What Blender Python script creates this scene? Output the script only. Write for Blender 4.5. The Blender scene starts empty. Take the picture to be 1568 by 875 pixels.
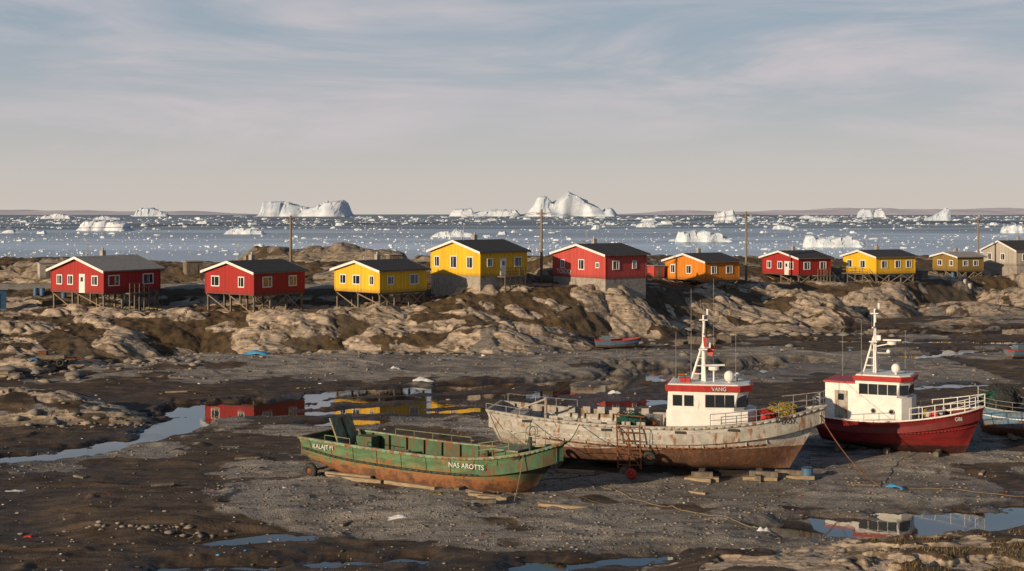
import bpy, math, random
import numpy as np
from mathutils import Vector, Matrix
random.seed(7); rng=np.random.RandomState(7)
sc=bpy.context.scene
COL=sc.collection
# ------------------------------------------------------------------ node helpers
def N(nt,t,props=None,**ins):
    n=nt.nodes.new(t)
    for k,v in (props or {}).items(): setattr(n,k,v)
    for k,v in ins.items():
        key=int(k[1:]) if k[0]=='i' and k[1:].isdigit() else k.replace('_',' ')
        s=n.inputs[key]
        if isinstance(v,bpy.types.NodeSocket): nt.links.new(v,s)
        else: s.default_value=v
    return n
def c4(c): return (c[0],c[1],c[2],1.0)
def mix(nt,f,a,b,mode='MIX'):
    a=c4(a) if isinstance(a,tuple) and len(a)==3 else a
    b=c4(b) if isinstance(b,tuple) and len(b)==3 else b
    return N(nt,'ShaderNodeMixRGB',{'blend_type':mode},i0=f,i1=a,i2=b).outputs[0]
def M(nt,op,a,b=0.0,clamp=False):
    return N(nt,'ShaderNodeMath',{'operation':op,'use_clamp':clamp},i0=a,i1=b).outputs[0]
def sm(nt,v,lo,hi):
    return N(nt,'ShaderNodeMapRange',{'interpolation_type':'SMOOTHSTEP'},i0=v,i1=lo,i2=hi,i3=0.0,i4=1.0).outputs[0]
def noise(nt,vec,scale,detail=4.0,rough=0.55,dist=0.0):
    return N(nt,'ShaderNodeTexNoise',None,Vector=vec,Scale=scale,Detail=detail,Roughness=rough,Distortion=dist).outputs[0]
def scl(nt,vec,s,rot=(0,0,0)):
    return N(nt,'ShaderNodeMapping',None,Vector=vec,Scale=s,Rotation=rot).outputs[0]
def newmat(name):
    m=bpy.data.materials.new(name); m.use_nodes=True; nt=m.node_tree
    for n in list(nt.nodes): nt.nodes.remove(n)
    out=nt.nodes.new('ShaderNodeOutputMaterial')
    return m,nt,out
def bsdf(nt,out,col,rough,nrm=None,metal=0.0,spec=0.4):
    b=nt.nodes.new('ShaderNodeBsdfPrincipled')
    for k,v in (('Base Color',col),('Roughness',rough),('Metallic',metal),('Specular IOR Level',spec)):
        if isinstance(v,bpy.types.NodeSocket): nt.links.new(v,b.inputs[k])
        else: b.inputs[k].default_value=c4(v) if isinstance(v,tuple) and len(v)==3 else v
    if nrm is not None: nt.links.new(nrm,b.inputs['Normal'])
    nt.links.new(b.outputs[0],out.inputs[0]); return b
def bump(nt,h,strength,dist):
    return N(nt,'ShaderNodeBump',None,Strength=strength,Distance=dist,Height=h).outputs[0]
def pmat(name,c1,c2,scale=3.0,rough=0.7,bmp=0.3,metal=0.0,st=(1,1,1),dirt=None,dirtamt=0.5,spec=0.4,bd=0.02):
    m,nt,out=newmat(name)
    tc=nt.nodes.new('ShaderNodeTexCoord').outputs['Object']
    v=scl(nt,tc,st)
    n=noise(nt,v,scale,6.0,0.65)
    f=sm(nt,n,0.35,0.65)
    col=mix(nt,f,c1,c2)
    if dirt is not None:
        d=noise(nt,scl(nt,tc,(1.3,1.3,0.35)),2.3,7.0,0.7)
        lo=0.75-dirtamt*0.4
        col=mix(nt,sm(nt,d,lo,lo+0.12),col,dirt)
    nf=noise(nt,v,scale*6,3.0,0.6)
    bsdf(nt,out,col,rough,bump(nt,nf,bmp,bd),metal,spec)
    return m
def hullmat(name,top,bot,wl,slope,rust,rustamt,top2=None,bot2=None,bowx=None):
    m,nt,out=newmat(name)
    tc=nt.nodes.new('ShaderNodeTexCoord').outputs['Object']
    s=N(nt,'ShaderNodeSeparateXYZ',None,i0=tc)
    n1=noise(nt,tc,1.2,8.0,0.7); n2=noise(nt,scl(nt,tc,(3.5,3.5,0.30)),1.6,6.0,0.7)
    n3=noise(nt,tc,5.0,8.0,0.75); n4=noise(nt,scl(nt,tc,(1.0,1.0,3.0)),0.9,4.0,0.6)
    z=M(nt,'SUBTRACT',s.outputs[2],M(nt,'MULTIPLY',s.outputs[0],slope))
    z=M(nt,'ADD',z,M(nt,'MULTIPLY',M(nt,'SUBTRACT',n1,0.5),0.30))
    tcol=mix(nt,sm(nt,n4,0.4,0.62),top,top2 or tuple(a*0.7 for a in top))
    bcol=mix(nt,sm(nt,n1,0.38,0.62),bot,bot2 or tuple(a*0.55 for a in bot))
    r=sm(nt,M(nt,'ADD',M(nt,'MULTIPLY',n2,0.65),M(nt,'MULTIPLY',n3,0.35)),0.62-rustamt*0.13,0.68-rustamt*0.11)
    rc=mix(nt,sm(nt,n3,.4,.65),rust,tuple(a*0.35 for a in rust))
    tcol=mix(nt,M(nt,'MULTIPLY',r,.9),tcol,rc)
    r3=sm(nt,n1,0.60-rustamt*.05,0.66-rustamt*.05); tcol=mix(nt,M(nt,'MULTIPLY',r3,min(1,rustamt)),tcol,rc)
    r2=sm(nt,n3,0.54,0.66); bcol=mix(nt,r2,bcol,tuple(a*0.4 for a in rust))
    bcol=mix(nt,M(nt,'MULTIPLY',sm(nt,n2,.5,.62),min(1,rustamt)*.8),bcol,rust)
    edge=sm(nt,z,wl+0.6,wl)
    tcol=mix(nt,M(nt,'MULTIPLY',edge,M(nt,'MULTIPLY',sm(nt,n2,0.40,0.55),min(1.0,rustamt*1.3))),tcol,rust)
    f=sm(nt,z,wl-0.02,wl+0.02)
    col=mix(nt,f,bcol,tcol)
    if bowx is not None:
        col=mix(nt,M(nt,'MULTIPLY',sm(nt,M(nt,'ADD',s.outputs[0],M(nt,'MULTIPLY',n1,1.0)),bowx,bowx+.8),.88),col,(.022,.022,.018))
    g=M(nt,'MULTIPLY',sm(nt,noise(nt,tc,11.0,3.0,0.6),0.5,0.75),0.4)
    col=mix(nt,g,col,(0.04,0.035,0.03))
    h=M(nt,'ADD',M(nt,'MULTIPLY',n4,0.7),M(nt,'MULTIPLY',n3,0.3))
    bsdf(nt,out,col,0.6,bump(nt,h,0.6,0.10),0.0,0.35)
    return m
# ------------------------------------------------------------------ mesh builder
class MB:
    def __init__(s): s.v=[];s.f=[];s.m=[];s.mats=[]
    def mi(s,mat):
        if mat not in s.mats: s.mats.append(mat)
        return s.mats.index(mat)
    def add(s,vs,fs,mat):
        o=len(s.v); s.v+= [tuple(v) for v in vs]; i=s.mi(mat)
        for f in fs: s.f.append(tuple(o+k for k in f)); s.m.append(i)
    def box(s,c,d,mat,rz=0.0,R=None):
        R=R or Matrix.Rotation(rz,3,'Z'); c=Vector(c)
        vs=[c+R@Vector((a*d[0]/2,b*d[1]/2,e*d[2]/2)) for a in(-1,1) for b in(-1,1) for e in(-1,1)]
        s.add(vs,[(0,1,3,2),(4,6,7,5),(0,4,5,1),(2,3,7,6),(0,2,6,4),(1,5,7,3)],mat)
    def cyl(s,p0,p1,r,mat,n=8,r1=None,cap=True):
        p0=Vector(p0);p1=Vector(p1); r1=r if r1 is None else r1
        d=(p1-p0)
        if d.length<1e-6: return
        q=d.to_track_quat('Z','Y'); vs=[]
        for p,rr in((p0,r),(p1,r1)):
            for i in range(n):
                a=2*math.pi*i/n; vs.append(p+q@Vector((rr*math.cos(a),rr*math.sin(a),0)))
        fs=[(i,(i+1)%n,n+(i+1)%n,n+i) for i in range(n)]
        if cap: fs+=[tuple(range(n))[::-1],tuple(range(n,2*n))]
        s.add(vs,fs,mat)
    def tube(s,pts,r,mat,n=6):
        for a,b in zip(pts[:-1],pts[1:]): s.cyl(a,b,r,mat,n)
    def torus(s,c,R,r,mat,ax=(0,1,0),n=20,k=8):
        q=Vector(ax).to_track_quat('Z','Y'); c=Vector(c); vs=[];fs=[]
        for i in range(n):
            a=2*math.pi*i/n
            for j in range(k):
                b=2*math.pi*j/k; vs.append(c+q@Vector(((R+r*math.cos(b))*math.cos(a),(R+r*math.cos(b))*math.sin(a),r*math.sin(b))))
                fs.append((i*k+j,((i+1)%n)*k+j,((i+1)%n)*k+(j+1)%k,i*k+(j+1)%k))
        s.add(vs,fs,mat)
    def ball(s,c,r,mat,sc3=(1,1,1),n=10,k=8,jit=0.0):
        c=Vector(c); vs=[];fs=[]
        for i in range(k+1):
            th=math.pi*i/k
            for j in range(n):
                ph=2*math.pi*j/n; q=1+ (random.uniform(-jit,jit) if 0<i<k else 0)
                vs.append(c+Vector((r*q*sc3[0]*math.sin(th)*math.cos(ph),r*q*sc3[1]*math.sin(th)*math.sin(ph),r*q*sc3[2]*math.cos(th))))
        for i in range(k):
            for j in range(n): fs.append((i*n+j,(i+1)*n+j,(i+1)*n+(j+1)%n,i*n+(j+1)%n))
        s.add(vs,fs,mat)
    def done(s,name,parent=None,smooth=False,loc=None):
        me=bpy.data.meshes.new(name); me.from_pydata(s.v,[],s.f)
        for m in s.mats: me.materials.append(m)
        me.polygons.foreach_set('material_index',s.m)
        if smooth: me.polygons.foreach_set('use_smooth',[True]*len(s.f))
        me.validate(); me.update()
        o=bpy.data.objects.new(name,me); COL.objects.link(o)
        if parent: o.parent=parent
        if loc is not None: o.location=loc
        return o
def empty(name,loc,rz=0.0,rx=0.0,ry=0.0):
    e=bpy.data.objects.new(name,None); e.empty_display_size=0.5; COL.objects.link(e)
    e.location=loc; e.rotation_euler=(rx,ry,rz); return e
def text(name,parent,s,loc,size,rot,mat):
    cu=bpy.data.curves.new(name,'FONT'); cu.body=s; cu.size=size; cu.extrude=0.006; cu.align_x='CENTER'; cu.offset=0.004
    cu.materials.append(mat)
    o=bpy.data.objects.new(name,cu); COL.objects.link(o); o.parent=parent; o.location=loc; o.rotation_euler=rot; return o
# ------------------------------------------------------------------ numpy noise
def h2(ix,iy,seed):
    n=np.sin(ix*127.1+iy*311.7+seed*74.7)*43758.5453; return n-np.floor(n)
def vn(x,y,seed=0):
    ix=np.floor(x);iy=np.floor(y);fx=x-ix;fy=y-iy
    fx=fx*fx*(3-2*fx);fy=fy*fy*(3-2*fy)
    a=h2(ix,iy,seed);b=h2(ix+1,iy,seed);c=h2(ix,iy+1,seed);d=h2(ix+1,iy+1,seed)
    return (a*(1-fx)+b*fx)*(1-fy)+(c*(1-fx)+d*fx)*fy
def fbm(x,y,o=4,seed=0,g=0.5):
    t=0.0;a=1.0;s=0.0
    for i in range(o):
        t=t+a*vn(x,y,seed+i); s+=a; a*=g
        x,y=(x*1.62-y*1.18)+3.1,(x*1.18+y*1.62)+7.7
    return t/s
def worley(x,y,seed=0):
    ix=np.floor(x);iy=np.floor(y)
    f1=np.full(x.shape,9.0);f2=np.full(x.shape,9.0);cid=np.zeros(x.shape);gx=np.zeros(x.shape);gy=np.zeros(x.shape)
    for dx in(-1,0,1):
        for dy in(-1,0,1):
            cx=ix+dx;cy=iy+dy
            px=cx+h2(cx,cy,seed);py=cy+h2(cx,cy,seed+5)
            d=np.sqrt((px-x)**2+(py-y)**2); v=h2(cx,cy,seed+9)
            new=d<f1
            f2=np.where(new,f1,np.minimum(f2,d)); cid=np.where(new,v,cid); gx=np.where(new,x-px,gx);gy=np.where(new,y-py,gy);f1=np.where(new,d,f1)
    return f1,f2,cid,gx,gy
def ss(v,a,b):
    t=np.clip((v-a)/(b-a),0,1); return t*t*(3-2*t)
# ------------------------------------------------------------------ terrain
XH=[-120,-20,-15,-4,10.6,27,45,60,77,90,160]
YH=[150,150,152,160,165,185,205,206,225,230,245]
XB=[-120,-60,-47,-38,-33,-10,-3,3,9,22,35,48,86,160]
YB=[108,113,119,128,136,137,141,145,150,160,168,184,218,235]
XC=[-120,-60,-45,-10,0,12,30,60,160]
ZC=[9.3,9.0,8.4,8.4,8.8,8.9,8.0,7.0,6.4]
XP=[-120,-20,-11,-5,10,18,27,36,50,160]
ZP=[4.1,4.1,4.3,5.8,6.0,5.4,4.9,4.4,4.3,4.3]
DOMES=[ # cx,cy,rx,ry,h,rot
 (-7,146.5,16,9.5,3.8,0.05),(-13,141.5,11,5.0,2.2,0.1),(-28,143.5,12,6.5,2.7,-.1),(-51,133,11,7,2.3,0),(-40,138,7,3.5,1.7,.2),
 (-38,98.5,11.5,5.2,1.8,-.2),(-29.5,95.5,5,2,0.6,-.3),
 (24,174,13,8.5,4.3,.2),(39,183,12,9,4.0,.1),(33,166.5,7,3.5,1.1,0),(14,160,8,5,3.0,.4),(52,194,9,7,3.2,0),(2,154,7,5,3.8,.5),
 (-29,190,34,19,10.0,0),(-12,183,15,11,8.6,0),(-60,172,20,14,9.0,0),(68,196,11,5,2.0,0),(84,214,12,7,3.0,0),(62,178,5,2.2,.8,0),
 (5,178,16,11,8.4,0),(88,236,16,10,7.2,0),(11,161.5,10,7.5,6.7,.2),(-4.5,156.5,8,6.5,6.3,.1)]
CH=[ ([(-45,77),(-32,79.5),(-28,82.4),(-24.5,87.5),(-23.0,93)],0.8),([(-24.3,93.5),(-23,98.5)],1.5),
 ([(-24,100.5),(-18,102.8)],3.0),([(-18,104),(-14.5,109.8),(-4.8,113.6),(4.5,117.6),(8.8,120),(17,124),(24,127)],1.3),
 ([(3,111.5),(8,113),(12,119.5)],0.9),([(-14,106),(-6,107.5),(2,109)],.5),([(10,126),(20,127.5),(30,131)],1.2),([(8,104),(14,105)],.4),([(30,112),(44,116)],.5),([(42,138),(47,140),(49,144),(60,146)],1.4),([(60,146),(90,150)],2.5),([(40,170),(52,167),(90,169)],4.8),([(34,157),(44,155),(60,153)],1.3),
 ([(14,62.3),(20,63.6),(32,66)],1.35),([(-14,55.9),(-9,55.9),(-4.5,56.6)],0.28),([(1,55.5),(7,57.5)],0.3),([(-20,98),(-11,100.5),(-6,103)],0.6),([(-8,99),(-2,100.5)],.4),([(-14,94),(-10,95)],.3)]
def terrain(x,y):
    x=np.asarray(x,float);y=np.asarray(y,float)
    yh=np.interp(x,XH,YH);yb=np.interp(x,XB,YB)+4.0*(fbm(x/7,y/7,4,11)-.5)*2;zc=np.interp(x,XC,ZC);zp=np.interp(x,XP,ZP)
    yb=np.minimum(yb,yh-9)
    t=np.clip((y-yb)/(yh-5-yb),0,1)
    z1=zp*(.45*t+.55*t*t*(3-2*t))
    s=y-yh
    kk=np.clip((8.0-zp)/3.7,.2,1)
    up=np.interp(s,[0,4,11,14],[0,0.4,1.9,2.1])*kk
    z2=np.where(s<14,zp+up,zp+2.1*kk+(zc-zp-2.1*kk)*ss(s,14,26))
    z2=np.where(s>26,zc-(zc+3.0)*ss(s,27,75),z2)
    land=np.where(s<-3,z1,z2)
    landmask=ss(y,yb-1.0,yb+1.5)
    rock=np.zeros_like(x)+0.0
    rn=fbm(x/4.5,y/3.5,4,21)
    zz=land.copy()
    wx=x+4*(fbm(x/9,y/9,3,31)-.5);wy=y+4*(fbm(x/9,y/9,3,35)-.5)
    for cx,cy,rx,ry,h,ro in DOMES:
        dx=wx-cx;dy=wy-cy;u=(dx*math.cos(ro)+dy*math.sin(ro))/rx;v=(-dx*math.sin(ro)+dy*math.cos(ro))/ry
        r2=u*u+v*v
        dome=h*np.clip(1-r2**.85,-0.3,1)*(0.84+0.40*fbm(x/6,y/6,3,41))
        k=ss(dome-zz,-0.3,0.2)
        zz=np.maximum(zz,dome); rock=np.maximum(rock,k)
    d=(55.2+0.33*(x-5.4))-y+1.2*(fbm(x/2.5,y/2.5,3,51)-.5)
    led=np.clip(d/1.6,-1,1); led=0.75*ss(led,-0.1,1.0)*ss(x,3.5,9)+0.3*ss(d,1.5,7)*ss(x,3.5,9)
    zz=np.where(led>0.02,np.maximum(zz,led),zz); rock=np.maximum(rock,ss(led,0.05,0.25))
    gr=ss(rn,0.46,0.55)*landmask*ss(s,10,4)*0.97+ss(rn,0.45,0.55)*landmask*ss(s,12,18)
    road=ss(np.abs(s-12.3),2.4,1.8)*ss(x,-14,-20)
    gr=gr*(1-road)
    rock=np.clip(np.maximum(rock*(.12+.88*ss(fbm(x/3.3,y/2.2,4,25),.37,.46)),gr),0,1)
    gl=ss(fbm(x/1.6,y/1.2,4,55),.50,.58)*ss(d,1.0,2.5)*ss(x,11,17); rock=rock*(1-gl)
    zz=zz+gr*0.5*(1-road)*(rn-.42)*5*ss(s,-2,-6)
    a=0.32;u=wx*math.cos(a)+wy*math.sin(a);v=-wx*math.sin(a)+wy*math.cos(a)
    q=0.8; tz=zz+0.10*u+0.9*(fbm(x/5,y/5,3,65)-.5)
    fl=np.floor(tz/q); fr=tz/q-fl
    terr=(fl+ss(fr,.45,.95))*q-tz
    f1,f2,c1,gx,gy=worley(u/6.0,v/2.4,3); g1,g2,c2,hx,hy=worley(u/2.2,v/0.9,13)
    a2=1.15;u2=x*math.cos(a2)+y*math.sin(a2)+1.2*(fbm(x/4,y/4,3,67)-.5); j1=np.abs(u2/3.4-np.floor(u2/3.4)-.5)*3.4
    a3=-.15;v3=-x*math.sin(a3)+y*math.cos(a3)+1.6*(fbm(x/5,y/5,3,69)-.5); j2=np.abs(v3/2.3-np.floor(v3/2.3)-.5)*2.3
    gate=ss(fbm(x/5,y/5,2,75),.38,.52); gate2=ss(fbm(x/4,y/4,2,77),.45,.55)
    ck=np.maximum.reduce([ss(f2-f1,.06,0),.55*ss(g2-g1,.07,0),ss(j1,.17,.03)*gate,.8*ss(j2,.15,.03)*gate2])
    det=0.45*terr+0.34*(c1-.5)+0.28*gy*(c1-.2)-0.32*ck+0.08*(c2-.5)+.05*hy+0.12*(fbm(x/1.6,y/1.6,3,61)-.5)
    amp=np.clip(zz/2.2,0.22,1.0)
    zz=zz+rock*det*amp
    zz=zz+(1-rock)*landmask*((fbm(x/1.1,y/1.1,4,71)-.5)*0.8)*(1-road*0.8)
    flat=1-landmask
    n1=fbm(x/9,y/9,4,81)-.5;n2=fbm(x/1.7,y/2.4,3,91)-.5;n3=vn(x/0.22,y/0.22,95)-.5
    ridg=1-np.abs(2*fbm(x/6+4,y/3.2,3,85)-1)
    low=np.exp(-((y-108)/8.0)**2)*ss(np.abs(x),30,12)
    fz=0.08+0.55*n1*(1-.75*low)+0.16*n2+0.022*n3-0.19*low+.14*(ss(ridg,.82,1.0)-.2)*(1-low)
    rim=64+2.5*np.sin(x/6+1)+1.5*np.sin(x/2.3)
    fz=fz+0.42*ss(y,rim-1.2,rim+1.0)*(1-ss(y,rim+3,rim+14))*ss(x,3,-3)*ss(x,-26,-18)
    fz=fz-0.30*np.exp(-(((x+14)/5)**2+((y-61.0)/1.6)**2))
    fz=fz+0.55*ss(y,118,130)*(1-ss(x,25,40))*ss(y,150,131)
    dch=np.full(x.shape,99.0)
    for pts,w in CH:
        dd=np.full(x.shape,99.0)
        for (ax,ay),(bx,by) in zip(pts[:-1],pts[1:]):
            vx,vy=bx-ax,by-ay;tt=np.clip(((x-ax)*vx+(y-ay)*vy)/(vx*vx+vy*vy),0,1)
            dd=np.minimum(dd,np.hypot(x-ax-tt*vx,y-ay-tt*vy))
        dch=np.minimum(dch,dd-w+ (w*1.0+0.7)*(fbm(x/1.5,y/1.5,4,101)-.5)*2.0)
    dig=ss(dch,1.6,-0.5)
    fz=fz*(1-dig)+(-0.40)*dig
    z=zz+fz*flat*(rock<0.99)*(1-rock*0.7)
    z=np.where((dch<1.6)&(zz<0.5),np.minimum(z,fz*1.0+rock*0.3),z)
    gravel=fbm(x/7,y/4.5,5,111)
    zone=0.34*np.exp(-((y-130)/13.0)**2)*(x<45)+0.30*np.exp(-(((x+4)/17)**2+((y-68)/8.0)**2))+0.25*np.exp(-(((x-20)/16)**2+((y-75)/10)**2))-0.28*np.exp(-((y-107)/7.5)**2)-0.36*np.exp(-(((x+22)/9)**2+((y-64)/12)**2))-0.25*ss(y,60,56)
    gravel=ss(gravel+zone,0.50,0.66)
    wet=np.clip(ss(dch,3.5,0.2)+low*ss(n2+n1,0.1,-0.1)*0.9+.5*ss(n1,0,-.2),0,1)*flat
    moss=np.maximum(landmask*(1-rock)*(1-road),gl)
    return z,rock,moss,gravel*flat*(1-gl),wet*(1-gl),road*landmask,ck
def TZ(x,y):
    return float(terrain(np.array([x]),np.array([y]))[0][0])
rows=[36.0]
while rows[-1]<305:
    y=rows[-1]; rows.append(y+(0.15 if 118<y<188 else (0.0021*y if y<=118 else 0.0032*y)))
rows=np.array(rows);nc=880
uu=np.linspace(-1,1,nc)
Y=np.repeat(rows[:,None],nc,1);X=uu[None,:]*(0.45*Y+8)
Z,RK,MS,GV,WT,RD,CK=terrain(X,Y)
def grid(name,X,Y,Z,mat,attrs=None,smooth=True):
    nr,ncc=X.shape; me=bpy.data.meshes.new(name); nv=nr*ncc
    me.vertices.add(nv); me.vertices.foreach_set('co',np.stack([X,Y,Z],-1).astype(np.float32).ravel())
    idx=np.arange(nv).reshape(nr,ncc)
    q=np.stack([idx[:-1,:-1],idx[:-1,1:],idx[1:,1:],idx[1:,:-1]],-1).reshape(-1,4)
    me.loops.add(q.size); me.loops.foreach_set('vertex_index',q.ravel().astype(np.int32))
    me.polygons.add(len(q)); me.polygons.foreach_set('loop_start',(np.arange(len(q))*4).astype(np.int32))
    me.update(calc_edges=True)
    me.polygons.foreach_set('use_smooth',np.full(len(q),smooth,dtype=bool))
    for k,a in (attrs or {}).items():
        at=me.attributes.new(k,'FLOAT','POINT'); at.data.foreach_set('value',a.astype(np.float32).ravel())
    me.materials.append(mat)
    o=bpy.data.objects.new(name,me); COL.objects.link(o); return o
def ground_mat():
    m,nt,out=newmat('shore_ground')
    pos=nt.nodes.new('ShaderNodeNewGeometry').outputs['Position']
    A=lambda k:N(nt,'ShaderNodeAttribute',{'attribute_name':k}).outputs['Fac']
    rk,ms,gv,wt,rd,ca=A('rock'),A('moss'),A('gravel'),A('wet'),A('road'),A('crack')
    nb=noise(nt,pos,0.12,5.0,0.6);nm=noise(nt,pos,0.9,7.0,0.65);nf=noise(nt,pos,6.0,6.0,0.7);ng=noise(nt,pos,22.0,3.0,0.6)
    vo=N(nt,'ShaderNodeTexVoronoi',None,Vector=pos,Scale=13.0)
    vs=N(nt,'ShaderNodeSeparateColor',None,i0=vo.outputs['Color']).outputs[0]
    vo2=N(nt,'ShaderNodeTexVoronoi',None,Vector=pos,Scale=24.0)
    vs2=N(nt,'ShaderNodeSeparateColor',None,i0=vo2.outputs['Color']).outputs[1]
    stre=noise(nt,scl(nt,pos,(.5,1.6,1),(0,0,.25)),.8,7.0,.68)
    mud=mix(nt,sm(nt,stre,.38,.62),(.040,.026,.016),(.105,.071,.046))
    mud=mix(nt,M(nt,'MULTIPLY',sm(nt,nf,.58,.75),.45),mud,(.15,.115,.088))
    grv=mix(nt,vs,(.16,.14,.12),(.33,.295,.255)); grv=mix(nt,M(nt,'MULTIPLY',vs2,.4),grv,(.26,.23,.20))
    grv=mix(nt,M(nt,'POWER',vs2,12.0),grv,(.52,.48,.44)); grv=mix(nt,sm(nt,stre,.46,.64),grv,mix(nt,.7,grv,(.075,.055,.040)))
    gf=sm(nt,M(nt,'ADD',gv,M(nt,'MULTIPLY',M(nt,'SUBTRACT',nm,.5),1.8)),.3,.7)
    col=mix(nt,gf,mud,grv)
    mo=mix(nt,sm(nt,nm,.35,.62),(.045,.030,.017),(.14,.088,.040)); mo=mix(nt,sm(nt,nf,.5,.7),mo,(.08,.062,.030)); mo=mix(nt,M(nt,'MULTIPLY',sm(nt,nb,.48,.60),.4),mo,(.17,.13,.09))
    col=mix(nt,ms,col,mo)
    col=mix(nt,rd,col,mix(nt,nf,(.22,.19,.155),(.35,.305,.255)))
    wv=N(nt,'ShaderNodeVectorMath',{'operation':'ADD'},i0=pos,i1=N(nt,'ShaderNodeVectorMath',{'operation':'SCALE'},i0=N(nt,'ShaderNodeTexNoise',None,Vector=pos,Scale=.4,Detail=2.0).outputs['Color'],Scale=.9).outputs[0]).outputs[0]
    st=noise(nt,scl(nt,wv,(.22,1.5,3.2),(0.25,0,.32)),1.6,6.0,.65)
    rc=mix(nt,sm(nt,st,.36,.62),(.30,.225,.16),(.56,.44,.32))
    rc=mix(nt,M(nt,'MULTIPLY',sm(nt,nb,.46,.58),.75),rc,mix(nt,.35,rc,(.20,.175,.15)))
    rc=mix(nt,M(nt,'MULTIPLY',sm(nt,nm,.52,.64),.7),rc,(.12,.095,.072))
    rc=mix(nt,M(nt,'MULTIPLY',sm(nt,nf,.56,.68),.45),rc,(.13,.105,.08))
    rc=mix(nt,M(nt,'MULTIPLY',ca,.85),rc,(.035,.026,.018))
    rf=sm(nt,M(nt,'ADD',rk,M(nt,'MULTIPLY',M(nt,'SUBTRACT',nm,.5),1.0)),.38,.58)
    rc=mix(nt,M(nt,'MULTIPLY',sm(nt,M(nt,'ADD',M(nt,'MULTIPLY',nb,.4),M(nt,'MULTIPLY',nm,.6)),.545,.59),.75),rc,mo)
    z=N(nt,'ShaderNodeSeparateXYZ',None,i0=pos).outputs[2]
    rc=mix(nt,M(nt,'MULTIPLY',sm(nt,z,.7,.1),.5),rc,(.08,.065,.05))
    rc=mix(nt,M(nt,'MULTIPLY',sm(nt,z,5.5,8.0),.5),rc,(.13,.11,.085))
    col=mix(nt,rf,col,rc)
    wetf=M(nt,'MULTIPLY',wt,M(nt,'SUBTRACT',1.0,rf))
    col=mix(nt,M(nt,'MULTIPLY',wetf,.6),col,(.028,.019,.012))
    rough=N(nt,'ShaderNodeMapRange',None,i0=M(nt,'MULTIPLY',wetf,sm(nt,nf,.62,.38)),i1=0.0,i2=1.0,i3=.88,i4=.14).outputs[0]
    hg=M(nt,'ADD',M(nt,'MULTIPLY',vo.outputs['Distance'],.35),M(nt,'MULTIPLY',nf,.9))
    hg=M(nt,'MULTIPLY',hg,M(nt,'ADD',M(nt,'MULTIPLY',gf,.65),.40))
    hg=M(nt,'ADD',hg,M(nt,'MULTIPLY',stre,1.6))
    hr=M(nt,'ADD',M(nt,'MULTIPLY',st,1.0),M(nt,'MULTIPLY',nf,.4))
    hm=M(nt,'ADD',M(nt,'MULTIPLY',nf,1.6),ng)
    h=mix(nt,ms,hg,hm); h=mix(nt,rf,h,hr)
    h=M(nt,'MULTIPLY',h,M(nt,'SUBTRACT',1.0,M(nt,'MULTIPLY',wetf,.7)))
    bsdf(nt,out,col,rough,bump(nt,h,.8,.14),0.0,.35)
    return m
GM=ground_mat()
grid('shore_ground',X,Y,Z,GM,{'rock':RK,'moss':MS,'gravel':GV,'wet':WT,'road':RD,'crack':CK})
# ------------------------------------------------------------------ water
m,nt,out=newmat('tidal_water'); pos=nt.nodes.new('ShaderNodeNewGeometry').outputs['Position']
n=noise(nt,scl(nt,pos,(1,.6,1)),2.5,3.0,.5)
bsdf(nt,out,(.022,.018,.014),.03,bump(nt,n,.04,.05),0.0,.5).inputs['IOR'].default_value=2.0
tw=MB(); tw.add([(-260,-40,-.15),(260,-40,-.15),(260,215,-.15),(-260,215,-.15)],[(0,1,2,3)],m); tw.done('tidal_pool_water')
m,nt,out=newmat('sea_water'); pos=nt.nodes.new('ShaderNodeNewGeometry').outputs['Position']
big=noise(nt,scl(nt,pos,(.0016,.006,1)),1.0,5.0,.6)
nn=noise(nt,scl(nt,pos,(.35,.6,1)),1.0,5.0,.6)
bp=bump(nt,nn,.45,.35)
yy=N(nt,'ShaderNodeSeparateXYZ',None,i0=pos).outputs[1]
near=sm(nt,yy,1800.0,420.0)
df=N(nt,'ShaderNodeBsdfDiffuse',None,Color=mix(nt,sm(nt,big,.4,.6),(.085,.105,.13),(.15,.185,.21)))
nt.links.new(bp,df.inputs['Normal'])
gl=N(nt,'ShaderNodeBsdfGlossy',None,Color=(.86,.90,.95,1),Roughness=.18); nt.links.new(bp,gl.inputs['Normal'])
fac=M(nt,'ADD',M(nt,'MULTIPLY',sm(nt,big,.42,.62),.22),.16); fac=M(nt,'ADD',fac,M(nt,'MULTIPLY',near,.48),True)
ms_=N(nt,'ShaderNodeMixShader',None,i0=fac,i1=df.outputs[0],i2=gl.outputs[0]); nt.links.new(ms_.outputs[0],out.inputs[0])
sw=MB(); sw.add([(-30000,215,-.15),(30000,215,-.15),(30000,45000,-.15),(-30000,45000,-.15)],[(0,1,2,3)],m)
sw.add([(-30000,-3000,-.15),(-260,-3000,-.15),(-260,215,-.15),(-30000,215,-.15)],[(0,1,2,3)],m)
sw.add([(260,-3000,-.15),(30000,-3000,-.15),(30000,215,-.15),(260,215,-.15)],[(0,1,2,3)],m); sw.done('sea')
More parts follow.
